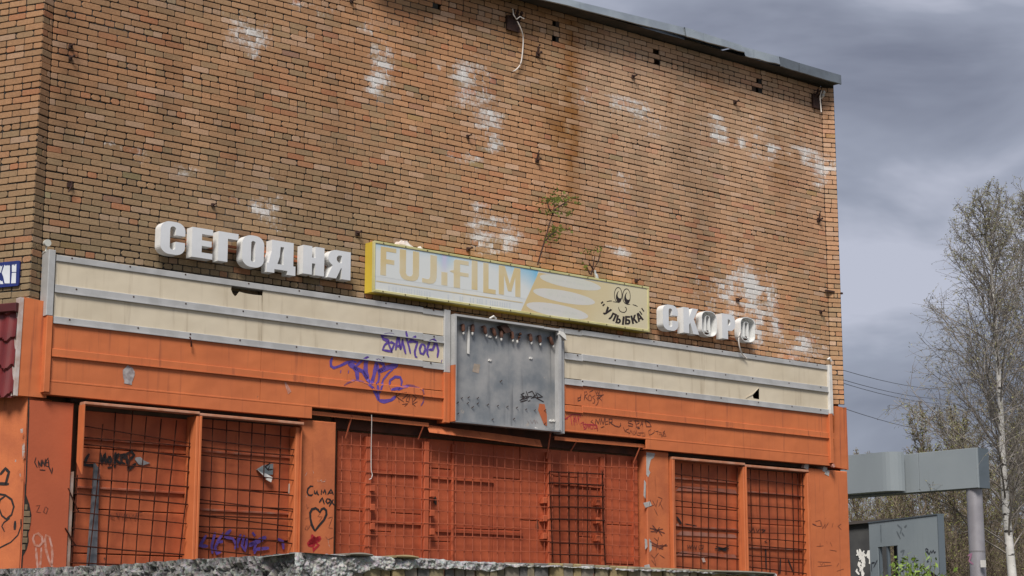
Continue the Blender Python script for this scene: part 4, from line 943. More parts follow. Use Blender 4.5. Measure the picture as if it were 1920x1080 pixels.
strokes(t3, 'graffiti', C13, [[.02,(1275,640),(1310,655)], [(1300,620),(1340,610),(1350,660),(1310,660)], [(1350,620),(1360,680),(1385,640),(1380,680),(1410,630)], [(1385,590),(1388,596)], [(1440,670),(1450,630)], [(1520,640),(1490,660),(1520,690)]], .010, black_f, p=PP+.003)
tag(strokes(t3, 'worn_marks', C13, [[(1310,830),(1370,825)], [(1340,800),(1340,835)], [(1395,785),(1400,810)], [(1425,795),(1440,830)], [(1420,860),(1480,870)], [(1320,960),(1430,965)], [(1320,1000),(1440,990)], [(1340,970),(1350,990),(1370,965),(1380,995)], [(1480,1040),(1540,1020)], [(1500,970),(1480,1000)]], .008, black_f, p=PP+.003), kind='stuff')
g = G()
for u, v in ((1511,874),(1546,880),(1550,886)): c = M.at(u, v, PP); g.prism([[(c[0]-.06,c[1]-.03),(c[0]+.05,c[1]-.06),(c[0]+.07,c[1]+.03),(c[0]-.02,c[1]+.05)]], -.1, PP+.006)
mk('plaster_lump', g, MATS['bare_plaster'], t3)

# corner pier on the left: two painted faces over brick, cracked along the corner
q = M.at(52, 760, PP); LP = Frame(*mworld(q[0], PP), LF.ang); ht_ = M.at(90, 752, PP)[1]
t4 = thing('corner_pier', 'cracked orange corner pier with black scrawl at the left edge', 'pier', M, (q[0], 0, HF))
g = G().bev(q[0]+.012, M.at(139, 760, PP)[0], -.14, PP, HF, ht_, .012); mk('front_face', g, mat('orange_shaded_pier', (.47, .105, .04), (.41, .09, .035), scale=1.4, rough=.75, streak=(.36, .085, .035), streakamt=.6, bump=.15, bscale=30, chips=(.4, .3, .25), chipscale=5, chipamt=.76), t4)
lv = [(-3, .0), (-.006, .0), (-.006, -.5), (-3, -.5)]; lm = [to_main(LP, [(a, p, 0)])[0][:2] for a, p in lv]
ht5 = LP.at(20, 744)[1]
g = G(); g.v = [(a, p, HF) for a, p in lm] + [(a, p, ht5) for a, p in lm]; g.f = [(0,1,5,4),(1,2,6,5),(2,3,7,6),(3,0,4,7),(4,5,6,7),(0,3,2,1)]; mk('side_face', g, orange_worn, t4)
crack = [(46,900),(48,925),(55,945),(59,965),(57,985),(53,1000),(54,1015),(50,1030),(42,1045),(41,1020),(43,990),(45,960)]
cr_ = [M.at(u, v, PP+.003) for u, v in crack]; mk('crack', G().sheet(cr_, PP+.003), dark, t4)
for k, (u0, u1, v0, v1) in enumerate(((47,52,946,956),(45.5,56.5,958,968),(45,58,970,981),(44.5,56,983,993),(44,51,996,1006),(43,52,1008,1018),(42.5,48,1021,1031))):
    o = mk('brick', G().bev(M.at(u0, v0, PP+.01)[0], M.at(u1, v0, PP+.01)[0], PP, PP+.010, M.at(u0, v1, PP)[1], M.at(u0, v0, PP)[1], .003), mat('crack_brick%d' % k, (.24, .16, .09), (.17, .12, .07), scale=12, rough=.9), t4)
g = G()
for pts in (((41,832),(46,830),(47,858),(42,862)), ((38,805),(43,803),(43,812),(39,812)), ((28,862),(31,862),(31,866),(28,866)), ((37,888),(40,888),(39,894),(37,893))): g.sheet([M.at(u, v, PP+.006) for u, v in pts], PP+.006)
tag(mk('bare_spots', g, scr, t4), kind='stuff')
g = G().ribbon([M.at(u, v, PP+.004) for u, v in ((54,745),(53,790),(51,840),(49,900),(47,930),(42,1040),(40,1075))], .022, PP+.004); mk('corner_crack', g, dark, t4)
# side face writing, lying on the side plane
def side_strokes(name, crop, lines, m_, wd):
    g = G()
    for l in lines: g.ribbon(P(crop, l, .003, LP), wd, .003)
    g.v = to_main(LP, g.v); return mk(name, g, m_, t4)
CB = (0, 900, 6)
side_strokes('graffiti', CB, [[(-150,190),(-60,150),(60,170),(130,220),(155,300),(130,390),(70,440),(20,400),(-20,300),(0,220),(60,180)]], black, .03)
side_strokes('graffiti', CB, [[(-60,40),(100,45)], [(0,-60),(60,-130),(100,-90),(60,60)]], black, .045)
side_strokes('graffiti', CB, [[(170,460),(165,560)]], black, .05); side_strokes('graffiti', CB, [[(110,430),(40,480),(20,520),(50,580)], [(235,520),(200,620),(120,700),(0,760),(-100,780)], [(235,440),(235,520)]], black, .022)
C0 = (0, 720, 6)
strokes(t4, 'graffiti', C0, [[(405,825),(390,880),(420,940)], [(440,940),(430,860),(460,930),(465,850)], [(470,930),(480,850),(500,930),(510,840)], [(545,830),(520,860),(515,920),(545,930)], [(520,885),(545,880)], [(545,850),(550,930),(585,1010),(590,940)], [(445,965),(510,970)]], .013, black, p=PP+.003)
strokes(t4, 'graffiti', (0,900,6), [[(405,290),(450,285),(410,360),(460,365)], [(510,300),(490,360),(520,380),(540,320),(515,300)]], .010, black_f, p=PP+.003)
strokes(t4, 'graffiti', (0,900,6), [[(390,610),(370,660),(390,730),(440,745),(480,700),(470,640),(430,600),(395,610)], [(405,760),(410,860),(425,990)], [(465,760),(460,870),(450,990)], [(600,990),(560,930),(520,800),(505,680),(520,620),(555,640),(580,740),(590,850),(580,960)]], .030, whitep, p=PP+.003)

# ------------------------------------------------------------------ barred windows
ledgem = mat('board_ledge', (.34, .08, .035), (.27, .15, .11), scale=3, rough=.85, contrast=(.45, .75))
def bars(lb, verts, hors, p, m_, base, r=.0085, group='iron window grilles'):
    t = thing('window_grille', lb, 'grille', M, base, group)
    for l in verts + hors:
        dp = 0 if l in verts else .016; pts = [(M.at(u, v, p+dp)[0], p+dp + RND.uniform(-.006, .006), M.at(u, v, p+dp)[1]) for u, v in l]
        if len(pts) == 2:
            m1 = [(pts[0][i]*.5 + pts[1][i]*.5) for i in range(3)]; m1[0] += RND.uniform(-.008, .008); m1[1] += RND.uniform(-.012, .012); m1[2] += RND.uniform(-.008, .008); pts = [pts[0], m1, pts[1]]
        mk('bar', G().tube(pts, r*RND.uniform(.85, 1.15), 5), m_, t)
    return t
def boards(t, u0, u1, vt, rows, p, m_):
    """stacked boards with a worn ledge along each joint"""
    a_, b_ = M.at(u0, vt, p)[0], M.at(u1, vt, p)[0]; top_ = M.at(u0, vt, p)[1]; hs = [top_] + rows + [HF]
    for k in range(len(hs)-1):
        mk('board', G().bev(a_, b_, p-.03, p + RND.uniform(-.01, .008), hs[k+1]+.006, hs[k]-.006, .006), m_, t)
        if 0 < k < 5 and k % 2: mk('ledge', G().bev(a_, b_, p-.02, p+.03, hs[k]-.012, hs[k]+.018, .005), ledgem, t)
WIN = -.04
t = thing('barred_window', 'two bay boarded window left of the heart pier', 'window', M, (A(160, 900, 0), 0, HF), 'boarded shop windows')
boards(t, 150, 374, 768, [2.47, 2.36, 1.86, 1.60, 1.05], WIN, orange_board); boards(t, 374, 566, 784, [2.42, 1.95, 1.66, 1.30, 0.9], WIN-.004, orange_board)
pw = .235
aj = M.at(160, 760, pw)[0]; htp = M.at(160, 758, pw)[1]; hbj = M.at(156, 889, pw)[1]
g = G().prism([[(aj-.012, hbj), (aj, hbj), (aj, htp), (aj-.012, htp)]], .085, pw); g.v = [(a, p, h + (.16 if p < .1 and h < hbj+.05 else 0)) for a, p, h in g.v]; mk('jamb', g, orange, t)
c = M.at(376, 780, pw)[0]; mk('mullion', G().bev(c-.05, c-.006, WIN+.02, pw-.01, HF, htp-.02, .008), orange, t); mk('mullion', G().bev(c-.005, c+.03, pw-.06, pw+.002, HF, htp-.02, .006), orange, t)
c2 = M.at(567, 800, .16)[0]; mk('jamb', G().bev(c2-.075, c2-.01, WIN+.02, .125, HF, htp-.04, .008), orange, t); mk('jamb', G().box(c2-.009, c2, .05, .16, HF, htp-.03), orange, t)
lightedge = mat('sheen_top_edge', (.50, .26, .17), (.42, .16, .08), scale=5, rough=.55)  # whitish reflection on the rail tops, put into the colour
mk('top_rail', G().bev(aj-.012, c-.01, .10, pw+.004, htp, htp+.035, .006), lightedge, t); mk('top_rail', G().bev(c-.009, c2+.0, .08, pw-.03, htp-.012, htp+.024, .006), lightedge, t)
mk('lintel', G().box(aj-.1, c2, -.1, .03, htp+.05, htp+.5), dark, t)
mk('grey_plank', G().prism([[M.at(u, v, .02) for u, v in ((164,1066),(181,1066),(187,880),(178,868),(176,900))]], -.02, .02), mat('grey_plank', (.06, .065, .075), (.15, .155, .17), scale=2.2, rough=.8), t)
mk('bare_post', G().prism([[M.at(u, v, .05) for u, v in ((117,1066),(130,1066),(138,884),(128,886),(124,960))]], -.02, .06), mat('bare_post', (.36, .28, .24), (.28, .16, .11), scale=4, rough=.9), t)
CJ = (0, 720, 6)
strokes(t, 'graffiti', CJ, [[(1005,785),(970,840),(950,910),(1000,915),(1080,915)], [(1130,775),(1145,900),(1180,780),(1190,900)], [(1230,810),(1210,860),(1230,900),(1255,860),(1235,810)], [(1300,770),(1290,940)], [(1340,780),(1300,850),(1360,900)], [(1370,830),(1400,830),(1400,790),(1365,800),(1365,880),(1410,900)], [(1430,900),(1420,790),(1480,760),(1510,800),(1450,860),(1440,980)], [(1210,940),(1260,935)], [(1440,975),(1530,890)]], .034, black, p=WIN+.012)
strokes(t, 'graffiti', (0,900,6), [[(1250,380),(1240,410),(1290,430)], [(1310,370),(1330,430),(1350,375)], [(1370,380),(1375,440),(1400,385),(1410,440),(1430,380)], [(1450,390),(1470,440),(1500,390),(1520,445),(1540,370),(1600,365)]], .014, black_f, p=WIN+.012)
mk('paper_scrap', G().prism([P(CJ, [(1520,850),(1560,905),(1610,915),(1690,890),(1620,860),(1580,820),(1530,825)], WIN+.02)], WIN+.01, WIN+.02), mat('silver_scrap', (.36, .35, .35), (.2, .2, .2), scale=14, rough=.5), t)
CM = (320, 740, 6)
mk('torn_sheet', G().prism([P(CM, [(975,842),(1040,895),(1150,900),(1155,775),(1060,790)], .01)], WIN+.01, .01), mat('torn_grey', (.20, .23, .24), (.16, .19, .2), scale=6, rough=.6), t)
mk('torn_sheet', G().prism([P(CM, [(975,842),(1080,945),(1075,955),(1130,985),(1148,930),(1070,885),(1040,890)], .03)], .012, .03), white, t)
strokes(t, 'graffiti', CM, [[(1120,770),(1065,810),(1100,850),(1115,800),(1090,845),(1150,840)]], .02, black, p=.012)
mk('paper_tag', G().prism([P(CM, [(1335,1110),(1385,1120),(1385,1020),(1340,1000)], .0)], WIN+.01, .0), mat('paper_tag', (.42, .36, .30), rough=.8), t)
CN = (320, 900, 6)
strokes(t, 'graffiti', CN, [[(400,620),(330,740),(420,745)], [(500,590),(460,740),(470,830)], [(600,590),(540,670),(500,760),(520,830),(570,800)], [(540,700),(600,690)], [(680,560),(610,620)], [(600,640),(700,660),(760,760)], [(790,610),(720,780)], [(830,620),(800,740),(840,800),(860,660)], [.05,(920,590),(950,630)], [.05,(1075,640),(980,690),(870,740)], [(880,720),(960,720),(930,800)], [.045,(1105,765),(960,780),(940,830)], [(1200,660),(1260,690),(1270,780)]], .035, purple, p=WIN+.012)
V1 = [[(193,795),(180,930),(165,1068)], [(217,772),(198,1068)], [(249,770),(226,1066)], [(275,781),(253,1064)], [(303,785),(280,1062)], [(331,788),(306,1060)], [(358,795),(350,930),(335,1058)], [(145,890),(132,1068)], [(128,810),(127,900),(118,1040)]]
H1 = [[(160,799),(320,825),(362,832)], [(158,820),(362,838)], [(158,833),(200,837),(360,858)], [(157,866),(360,885)], [(140,896),(355,913)], [(138,925),(352,946)], [(136,959),(350,982)], [(134,990),(348,1010)], [(133,1022),(345,1040)], [(131,1055),(300,1062)], [(128,915),(148,960)], [(122,990),(142,1022)]]
bars('rusty grille of the leftmost window bay, bent out at its left edge', V1, H1, .07, rebar, (A(160, 900, .07), .07, HF))
V2 = [[(399,785),(391,1056)], [(425,788),(418,1054)], [(449,790),(443,1052)], [(473,792),(465,1051)], [(497,796),(489,1049)], [(527,798),(518,1047)], [(553,805),(548,1046)]]
H2 = [[(378,801),(552,820)], [(376,824),(552,843)], [(376,838),(558,855)], [(376,853),(556,872)], [(374,882),(555,901)], [(372,912),(554,930)], [(372,936),(552,959)], [(371,943),(560,955)], [(370,966),(558,974)], [(370,966),(470,978),(556,989)], [(369,987),(556,996)], [(369,996),(555,1020)], [(368,1027),(470,1040)]]
bars('rusty grille of the window bay beside the heart pier', V2, H2, .07, rebar, (A(376, 900, .07), .07, HF))

t = thing('barred_window', 'two bay boarded window beside the right end pier', 'window', M, (A(1262, 950, 0), 0, HF), 'boarded shop windows')
boards(t, 1262, 1392, 862, [2.55, 2.1, 1.78, 1.35, .95], WIN, orange_board); boards(t, 1396, 1514, 878, [2.42, 1.9, 1.5, 1.28, 1.0], WIN-.003, orange_board)
pr_ = .14
aj = M.at(1263, 865, pr_)[0]; hr = M.at(1263, 861, pr_)[1]
mk('jamb', G().bev(aj-.03, aj+.03, .0, pr_, HF, hr, .008), orange, t)
c = M.at(1398, 880, pr_)[0]; mk('mullion', G().bev(c-.045, c-.006, WIN+.02, pr_-.01, HF, hr-.02, .008), orange, t); mk('mullion', G().bev(c-.005, c+.03, pr_-.05, pr_+.002, HF, hr-.02, .006), orange, t)
c2 = M.at(1517, 890, pr_)[0]; mk('jamb', G().bev(c2-.05, c2, WIN+.02, pr_, HF, hr-.04, .008), orange, t)
mk('top_rail', G().bev(aj-.03, c-.01, .02, pr_+.004, hr, hr+.04, .006), lightedge, t); mk('top_rail', G().bev(c-.009, c2+.01, .02, pr_-.01, hr-.02, hr+.02, .006), lightedge, t)
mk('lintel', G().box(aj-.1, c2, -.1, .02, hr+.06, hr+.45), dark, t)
for k, (y0, y1) in enumerate(((320,360),(700,735),(870,905))):
    mk('bare_strip', G().sheet(P(C13, [(118,y1),(640,y1+25),(620,y0+30),(170,y0)], WIN+.012), WIN+.012), mat('bare_strip%d' % k, (.33, .15, .11), (.40, .09, .035), scale=2.5, rough=.8), t)
strokes(t, 'graffiti', C13, [[(220,820),(225,850),(240,820),(250,850),(260,815)], [(270,850),(280,820),(290,855),(300,820)], [(315,830),(320,855),(350,850),(355,820),(320,825)]], .014, black, p=WIN+.014)
strokes(t, 'graffiti', C13, [[.02,(450,850),(570,850)], [.02,(460,830),(560,860)], [.018,(470,870),(570,830)], [.02,(480,845),(550,870)]], .014, black, p=WIN+.014)
for l_ in [[(740,690),(760,710),(775,670),(790,715)], [(800,680),(810,710),(830,680)], [(840,690),(880,690),(850,715)], [(730,840),(790,850)], [(890,780),(870,790),(895,800)], [.03,(880,830),(885,1030)], [.035,(1005,935),(1000,1060)], [.03,(1070,940),(1110,1040)], [.04,(130,580),(170,640)], [.02,(200,640),(300,660)]]: strokes(t, 'graffiti', C13, [l_], .014, black, p=WIN+.014)
mk('paint_flakes', G().sheet(P(C13, [(340,930),(360,925),(375,960),(350,965)], WIN+.016), WIN+.016).sheet(P(C13, [(125,640),(145,630),(150,655),(130,665)], WIN+.016), WIN+.016), scr, t)
V3 = [[(1240+x0_/4.5, 840+y0_/4.5), (1240+x1_/4.5, 1078)] for x0_, y0_, x1_ in ((168,130,185),(262,135,266),(333,140,332),(398,145,396),(473,150,470),(552,155,558),(640,165,640))]
H3 = [[(1264, 840+y/4.5), (1385, 840+(y+dy)/4.5)] for y, dy in ((215,75),(325,70),(440,70),(550,65),(660,55),(770,60),(880,60),(995,60))]
bars('rusty grille of the right window, bay beside the chipped pier', V3, H3, .05, rebar, (A(1264, 950, .05), .05, HF))
V4 = [[(1240+x0_/4.5, 840+y0_/4.5), (1240+x1_/4.5, 1078)] for x0_, y0_, x1_ in ((750,180,772),(825,190,848),(900,195,918),(970,200,988),(1035,205,1050),(1105,212,1115),(1150,218,1162),(1190,220,1195))]
H4 = [[(1398, 840+y/4.5), (1512, 840+(y+dy)/4.5)] for y, dy in ((255,65),(375,40),(480,38),(590,28),(715,15),(755,40),(815,42),(905,40),(1000,60))]
bars('rusty grille of the rightmost window bay', V4, H4, .05, rebar, (A(1398, 950, .05), .05, HF))

# ------------------------------------------------------------------ centre front: boards, posts and painted mesh
t = thing('shuttered_front', 'orange boarded shop front with posts and hinges behind painted mesh', 'shop front', M, (A(632, 900, -.1), -.1, HF))
PB = -.105; ub = [632, 690, 735, 800, 850, 925, 975, 1032, 1085, 1137, 1195]
for k in range(len(ub)-1):
    a_, b_ = M.at(ub[k], 900, PB)[0]+.004, M.at(ub[k+1], 900, PB)[0]-.004; hsp = 2.86
    cuts = [hsp, hsp-.50 + RND.uniform(-.1, .1), hsp-1.35+RND.uniform(-.15, .15), HF] if k in (1, 3, 4, 5, 7, 8) else [hsp, hsp-1.1, HF]
    for x in range(len(cuts)-1): mk('board', G().bev(a_, b_, PB-.02, PB + RND.uniform(-.006, .008), cuts[x+1]+.005, cuts[x]-.005, .006), orange_dark, t)
for u0, u1, pz in ((686, 697, -.03), (796, 805, -.02), (848, 852, -.06), (1028, 1034, -.02), (1127, 1135, -.06), (1188, 1196, -.05)):
    mk('post', G().bev(M.at(u0, 900, pz)[0], M.at(u1, 900, pz)[0], PB, pz, HF, 2.80, .008), orange_dark, t)
for u0, u1, v in ((805, 925, 893), (818, 980, 993), (697, 783, 882), (697, 790, 976), (1137, 1190, 1052), (1040, 1125, 905)):
    a_, b_ = M.at(u0, v, -.08), M.at(u1, v, -.08); mk('rail', G().box(a_[0], b_[0], PB, -.075, a_[1]-.03, a_[1]+.01), orange_dark, t)
for u, v in ((699,915),(699,951),(699,987),(811,926),(811,962),(811,997),(1022,938),(1022,972),(1022,1005),(1122,942),(1122,976),(1122,1009)):
    c = M.at(u, v, -.01); mk('hinge', G().bev(c[0]-.04, c[0]+.04, PB, -.005, c[1]-.045, c[1]+.045, .006), orange_dark, t)
for k, (u, v) in enumerate(((1013,985),(1133,955),(1133,1017),(822,938))):
    c = M.at(u, v, -.02); mk('burn_mark', G().sheet([(c[0]+.04*math.cos(x)*RND.uniform(.4,1), c[1]+.09*math.sin(x)*RND.uniform(.5,1)) for x in [i*.7 for i in range(9)]], PB+.012), dark, t)
mk('lintel', G().box(M.at(632, 800, 0)[0], M.at(1195, 850, 0)[0], -.12, -.06, 2.88, 3.4), mat('shadow_lintel', (.10, .032, .016), (.05, .02, .012), scale=3, rough=.95), t)  # panel coloured dark for the shadow under the sign band
gt = thing('mesh_grille', 'orange painted welded mesh across the shop front centre', 'grille', M, (A(632, 900, 0), -.03, HF))
a = M.at(640, 900, -.03)[0]; aE = M.at(1190, 900, -.03)[0]
k = 0
while a < aE:
    skip_top = 2.78 + .05*math.sin(k)
    if True:
        mk('bar', G().tube([(a, -.03, HF), (a + RND.uniform(-.008, .008), -.03 + RND.uniform(-.01, .01), 1.2), (a + RND.uniform(-.006, .006), -.03, skip_top)], .006, 5), orange_bar, gt)
    a += .155; k += 1
h = .25; aS = M.at(633, 900, -.03)[0]; aT = M.at(1196, 900, -.03)[0]
while h < 2.75:
    pts = [(aS + (aT-aS)*i/8, -.018 + RND.uniform(-.006, .006), h + .02*math.sin(h*7+i*.9) + RND.uniform(-.008, .008)) for i in range(9)]
    mk('bar', G().tube(pts, .006, 5), orange_bar, gt); h += .172
V5 = [[(960+x0_/6, 884), (960+x1_/6, 1060)] for x0_, x1_ in ((420,462),(525,545),(640,650),(740,745),(840,842),(1018,1052))]
H5 = [[(1030, 760+y/6), (1132, 760+(y+30)/6)] for y in (745,870)] + [[(1031, 920+y/6), (1134, 920+(y+18)/6)] for y in (50,180,318,450,585,715)]
bars('dark rusty door grille in front of the painted mesh', V5, H5, .02, rebar, (A(1030, 950, .02), .02, HF), r=.011, group='dark door grille')
# iron angle hung below the band, with struts, and the bent sheet
def beam(lb, u0, v0, u1, v1, p, hgt, m_):
    a_, b_ = M.at(u0, v0, p), M.at(u1, v1, p); g = G()
    g.v = [(a_[0], p-.05, a_[1]), (b_[0], p-.05, b_[1]), (b_[0], p, b_[1]), (a_[0], p, a_[1]), (a_[0], p, a_[1]-hgt), (b_[0], p, b_[1]-hgt), (b_[0], p-.01, b_[1]-hgt), (a_[0], p-.01, a_[1]-hgt), (a_[0], p-.05, a_[1]-.01), (b_[0], p-.05, b_[1]-.01), (b_[0], p-.01, b_[1]-.01), (a_[0], p-.01, a_[1]-.01)]
    g.f = [(0,1,2,3),(3,2,5,4),(4,5,6,7),(7,6,10,11),(11,10,9,8),(8,9,1,0)]
    return tag(mk('angle_iron', g, m_, fr=M, base=(a_[0], p, a_[1])), lb, 'iron bar', 'angle irons under the sign band')
beam('orange angle iron under the left sign band', 583, 770, 804, 793, .09, .055, orange)
beam('orange angle iron under the right sign band', 1040, 818, 1209, 833, .09, .055, orange)
a4 = [M.at(u, v, .1) for u, v in ((803,811),(1016,838),(1017,824),(805,796))]
g = G(); N_ = 8
for i in range(N_+1):
    s = i/N_; lo = [a4[0][j] + (a4[1][j]-a4[0][j])*s for j in (0, 1)]; up = [a4[3][j] + (a4[2][j]-a4[3][j])*s for j in (0, 1)]
    g.v += [(up[0], .04 + .03*math.sin(s*3), up[1]), (lo[0], .13 + .02*math.sin(s*5), lo[1])]
g.f = [(2*i, 2*i+1, 2*i+3, 2*i+2) for i in range(N_)]
o = mk('bent_sheet', g, orange_worn, fr=M, base=(a4[0][0], .1, a4[0][1])); md = o.modifiers.new('thick', 'SOLIDIFY'); md.thickness = .006; tag(o, 'bent orange metal sheet hanging under the grey lightbox', 'sheet')
for k, (u0, v0, u1, v1) in enumerate(((660,778,648,822),(794,798,784,824),(1083,824,1070,846),(1200,838,1188,868),(1032,812,1025,860))):
    p0 = M.at(u0, v0, .09); p1 = M.at(u1, v1, -.02)
    tag(mk('strut', G().tube([(p0[0], .09, p0[1]), (p1[0], -.02, p1[1])], .012, 5), orange_bar, fr=M, base=(p1[0], -.02, p1[1])), ('strut under the left band, near the heart pier', 'strut at the left end of the bent sheet', 'strut under the right band, left of two', 'strut under the right band by the chipped pier', 'strut at the right end of the bent sheet')[k], 'strut', 'struts under the sign band')

# ------------------------------------------------------------------ terrace and its broken parapet in the foreground
kx, ky, kh = point(560, 1038, 12.0)
PK = Frame(kx, ky, WALL); PLF = Frame(kx, ky, WALL - math.pi/2)
aK, pK = to_main(PK, [(0, 0, 0)])[0][:2]
tag(mk('terrace', G().box(aK+.15, A1+6, .0, pK-.15, HF-.3, HF-.004), asphalt, fr=M, base=(aK, 0, HF)), kind='structure')
def conc(name, c1, c2, c3, sc):
    m = bpy.data.materials.new(name); m.use_nodes = True; t = m.node_tree; b = t.nodes['Principled BSDF']; lk = t.links.new; b.inputs['Roughness'].default_value = .95; b.inputs['Specular IOR Level'].default_value = .15
    tc = nd(t, 'ShaderNodeTexCoord')
    n1 = nd(t, 'ShaderNodeTexNoise'); n1.inputs['Scale'].default_value = sc; n1.inputs['Detail'].default_value = 9; n1.inputs['Roughness'].default_value = .75
    vo = nd(t, 'ShaderNodeTexVoronoi'); vo.inputs['Scale'].default_value = sc*6
    n2 = nd(t, 'ShaderNodeTexNoise'); n2.inputs['Scale'].default_value = 3.0; n2.inputs['Detail'].default_value = 4
    for n in (n1, vo, n2): lk(tc.outputs['Object'], n.inputs['Vector'])
    r = nd(t, 'ShaderNodeValToRGB'); r.color_ramp.elements[0].position = .36; r.color_ramp.elements[0].color = (*c3, 1); r.color_ramp.elements[1].position = .64; r.color_ramp.elements[1].color = (*c1, 1)
    e = r.color_ramp.elements.new(.5); e.color = (*c2, 1); lk(n1.outputs['Fac'], r.inputs[0])
    x = nd(t, 'ShaderNodeMix', data_type='RGBA', blend_type='MULTIPLY'); x.inputs[0].default_value = .45; lk(r.outputs[0], x.inputs[6]); lk(vo.outputs['Color'], x.inputs[7])
    hs = nd(t, 'ShaderNodeHueSaturation'); hs.inputs['Saturation'].default_value = .35; hs.inputs['Value'].default_value = 1.25; lk(x.outputs[2], hs.inputs['Color'])
    lk(hs.outputs[0], b.inputs['Base Color'])
    bp = nd(t, 'ShaderNodeBump'); bp.inputs['Strength'].default_value = .9; bp.inputs['Distance'].default_value = .02; lk(n1.outputs['Fac'], bp.inputs['Height']); lk(bp.outputs[0], b.inputs['Normal'])
    MATS[name] = m; return m
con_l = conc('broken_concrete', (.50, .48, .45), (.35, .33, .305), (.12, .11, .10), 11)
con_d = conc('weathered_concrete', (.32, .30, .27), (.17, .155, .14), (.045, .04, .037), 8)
par = thing('parapet', 'broken grey concrete parapet with stone facing in the foreground', 'parapet', PK, (0, 0, -EYE))
def interp(tab, x):
    for (x0, y0), (x1, y1) in zip(tab, tab[1:]):
        if x <= x1: return y0 + (y1-y0)*max(0, (x-x0)/(x1-x0))
    return tab[-1][1]
topR = [PK.at(u, v) for u, v in ((560,1037),(600,1039),(660,1041),(720,1044),(785,1048),(860,1052),(1000,1059),(1120,1064),(1240,1069),(1340,1073),(1452,1077))]
botR = [(PK.at(u, v)[0], PK.at(u, v)[1]) for u, v in ((560,1125),(600,1110),(640,1092),(665,1076),(690,1068),(760,1067),(840,1066),(900,1070),(935,1069),(950,1061.5),(1010,1063),(1060,1063),(1140,1067),(1260,1072),(1452,1080))]
topL = sorted([PLF.at(u, v) for u, v in ((-260,1083),(-120,1074),(0,1067),(130,1063),(200,1061),(260,1056),(330,1050),(400,1047),(480,1042),(520,1038),(560,1037))])
aRE = topR[-1][0]; aLE = topL[0][0]
def rough(x, y, z, amp): return amp*(.55*noise.fractal((x*7, y*7, z*7), .8, 2.1, 5) + .55*noise.noise((x*24, y*24, z*24)) + .45*noise.noise((x*60, y*60, z*60)) + .5*(noise.noise((x*8, y*8, z*8), noise_basis='VORONOI_F2F1')-.25))
def rough_face(fr, a_lo, a_hi, topf, botf, amp, off, m_, name, rows=34, step=.008, top_in=.45):
    n = int((a_hi-a_lo)/step); g = G()
    for i in range(n+1):
        a = a_lo + (a_hi-a_lo)*i/n; tp = topf(a) + .010*noise.noise((a*7, 2, fr.ang)) + .007*noise.noise((a*31, 5, 1)); bt = botf(a) + .012*noise.noise((a*9, 7, 1))
        for j in range(rows+1):
            s = j/rows; h = tp + (bt-tp)*s; e = min(1, s*9)
            d = off + rough(a, h, fr.ang*3, amp)*e - .03*(1-e) - (.02 if s > .93 else 0)
            g.v.append((a, d, h + .3*rough(a+9, h, 2, amp)*e))
    r = rows+1
    for i in range(n):
        for j in range(rows): b = i*r+j; g.f.append((b, b+1, b+r+1, b+r))
    b = len(g.v)                                        # top surface going back
    for i in range(n+1):
        q = g.v[i*r]; g.v.append((q[0], q[1]-top_in, q[2] + .012*noise.noise((q[0]*4, 1, 8)) - .015))
    for i in range(n): g.f.append((i*r, (i+1)*r, b+i+1, b+i))
    g.v = to_par(fr, g.v); return mk(name, g, m_, par)
def to_par(fr, vs):
    r = []
    for a, p, h in vs:
        q = fr.w(a, p, 0); dx, dy = q.x-PK.o[0], q.y-PK.o[1]; r.append((dx*PK.X[0] + dy*PK.X[1], dx*PK.N[0] + dy*PK.N[1], h))
    return r
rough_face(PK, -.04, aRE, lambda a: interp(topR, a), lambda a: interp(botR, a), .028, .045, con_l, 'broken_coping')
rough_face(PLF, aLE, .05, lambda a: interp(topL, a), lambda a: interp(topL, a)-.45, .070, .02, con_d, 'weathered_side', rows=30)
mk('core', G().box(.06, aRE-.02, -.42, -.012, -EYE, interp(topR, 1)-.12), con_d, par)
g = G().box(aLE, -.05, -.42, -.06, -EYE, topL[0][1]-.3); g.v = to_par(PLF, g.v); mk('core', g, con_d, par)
STONE = [mat('facing_stone%d' % k, c1, c2, scale=7, rough=.9, bump=.5, bscale=25, detail=8) for k, (c1, c2) in enumerate((((.30, .25, .14), (.20, .165, .10)), ((.27, .22, .13), (.15, .13, .09)), ((.34, .27, .13), (.24, .18, .09)), ((.15, .14, .13), (.10, .095, .09)), ((.27, .23, .18), (.17, .15, .12))))]
a = .10
while a < aRE-.05:
    w_ = RND.uniform(.06, .15); h1_ = interp(botR, a+w_/2) + .03
    for lv in range(3):
        hgt = RND.uniform(.15, .24); x0_, x1_ = a+.004, min(a+w_, aRE)-.004; dx = RND.uniform(-.03, .03)
        if lv == 0: hgt += .02
        q = [(x0_+RND.uniform(-.006,.006), h1_-hgt+.004), (x1_+dx+RND.uniform(-.006,.006), h1_-hgt+.004+RND.uniform(-.015,.015)), (x1_+RND.uniform(-.006,.006), h1_-.004), (x0_+RND.uniform(-.004,.004), h1_-.004)]
        p1_ = RND.uniform(.005, .022); cx = sum(k[0] for k in q)/4; ch_ = sum(k[1] for k in q)/4
        g = G(); inn = [(cx + (k[0]-cx)*.86, ch_ + (k[1]-ch_)*.92) for k in q]
        g.v = [(x, -.012, y) for x, y in q] + [(x, p1_-.008, y) for x, y in q] + [(x, p1_, y) for x, y in inn]
        g.f = [(4,5,9,8),(5,6,10,9),(6,7,11,10),(7,4,8,11),(8,9,10,11),(0,1,5,4),(1,2,6,5),(2,3,7,6),(3,0,4,7)]
        mk('stone', g, RND.choice(STONE), par); h1_ -= hgt
    a += w_
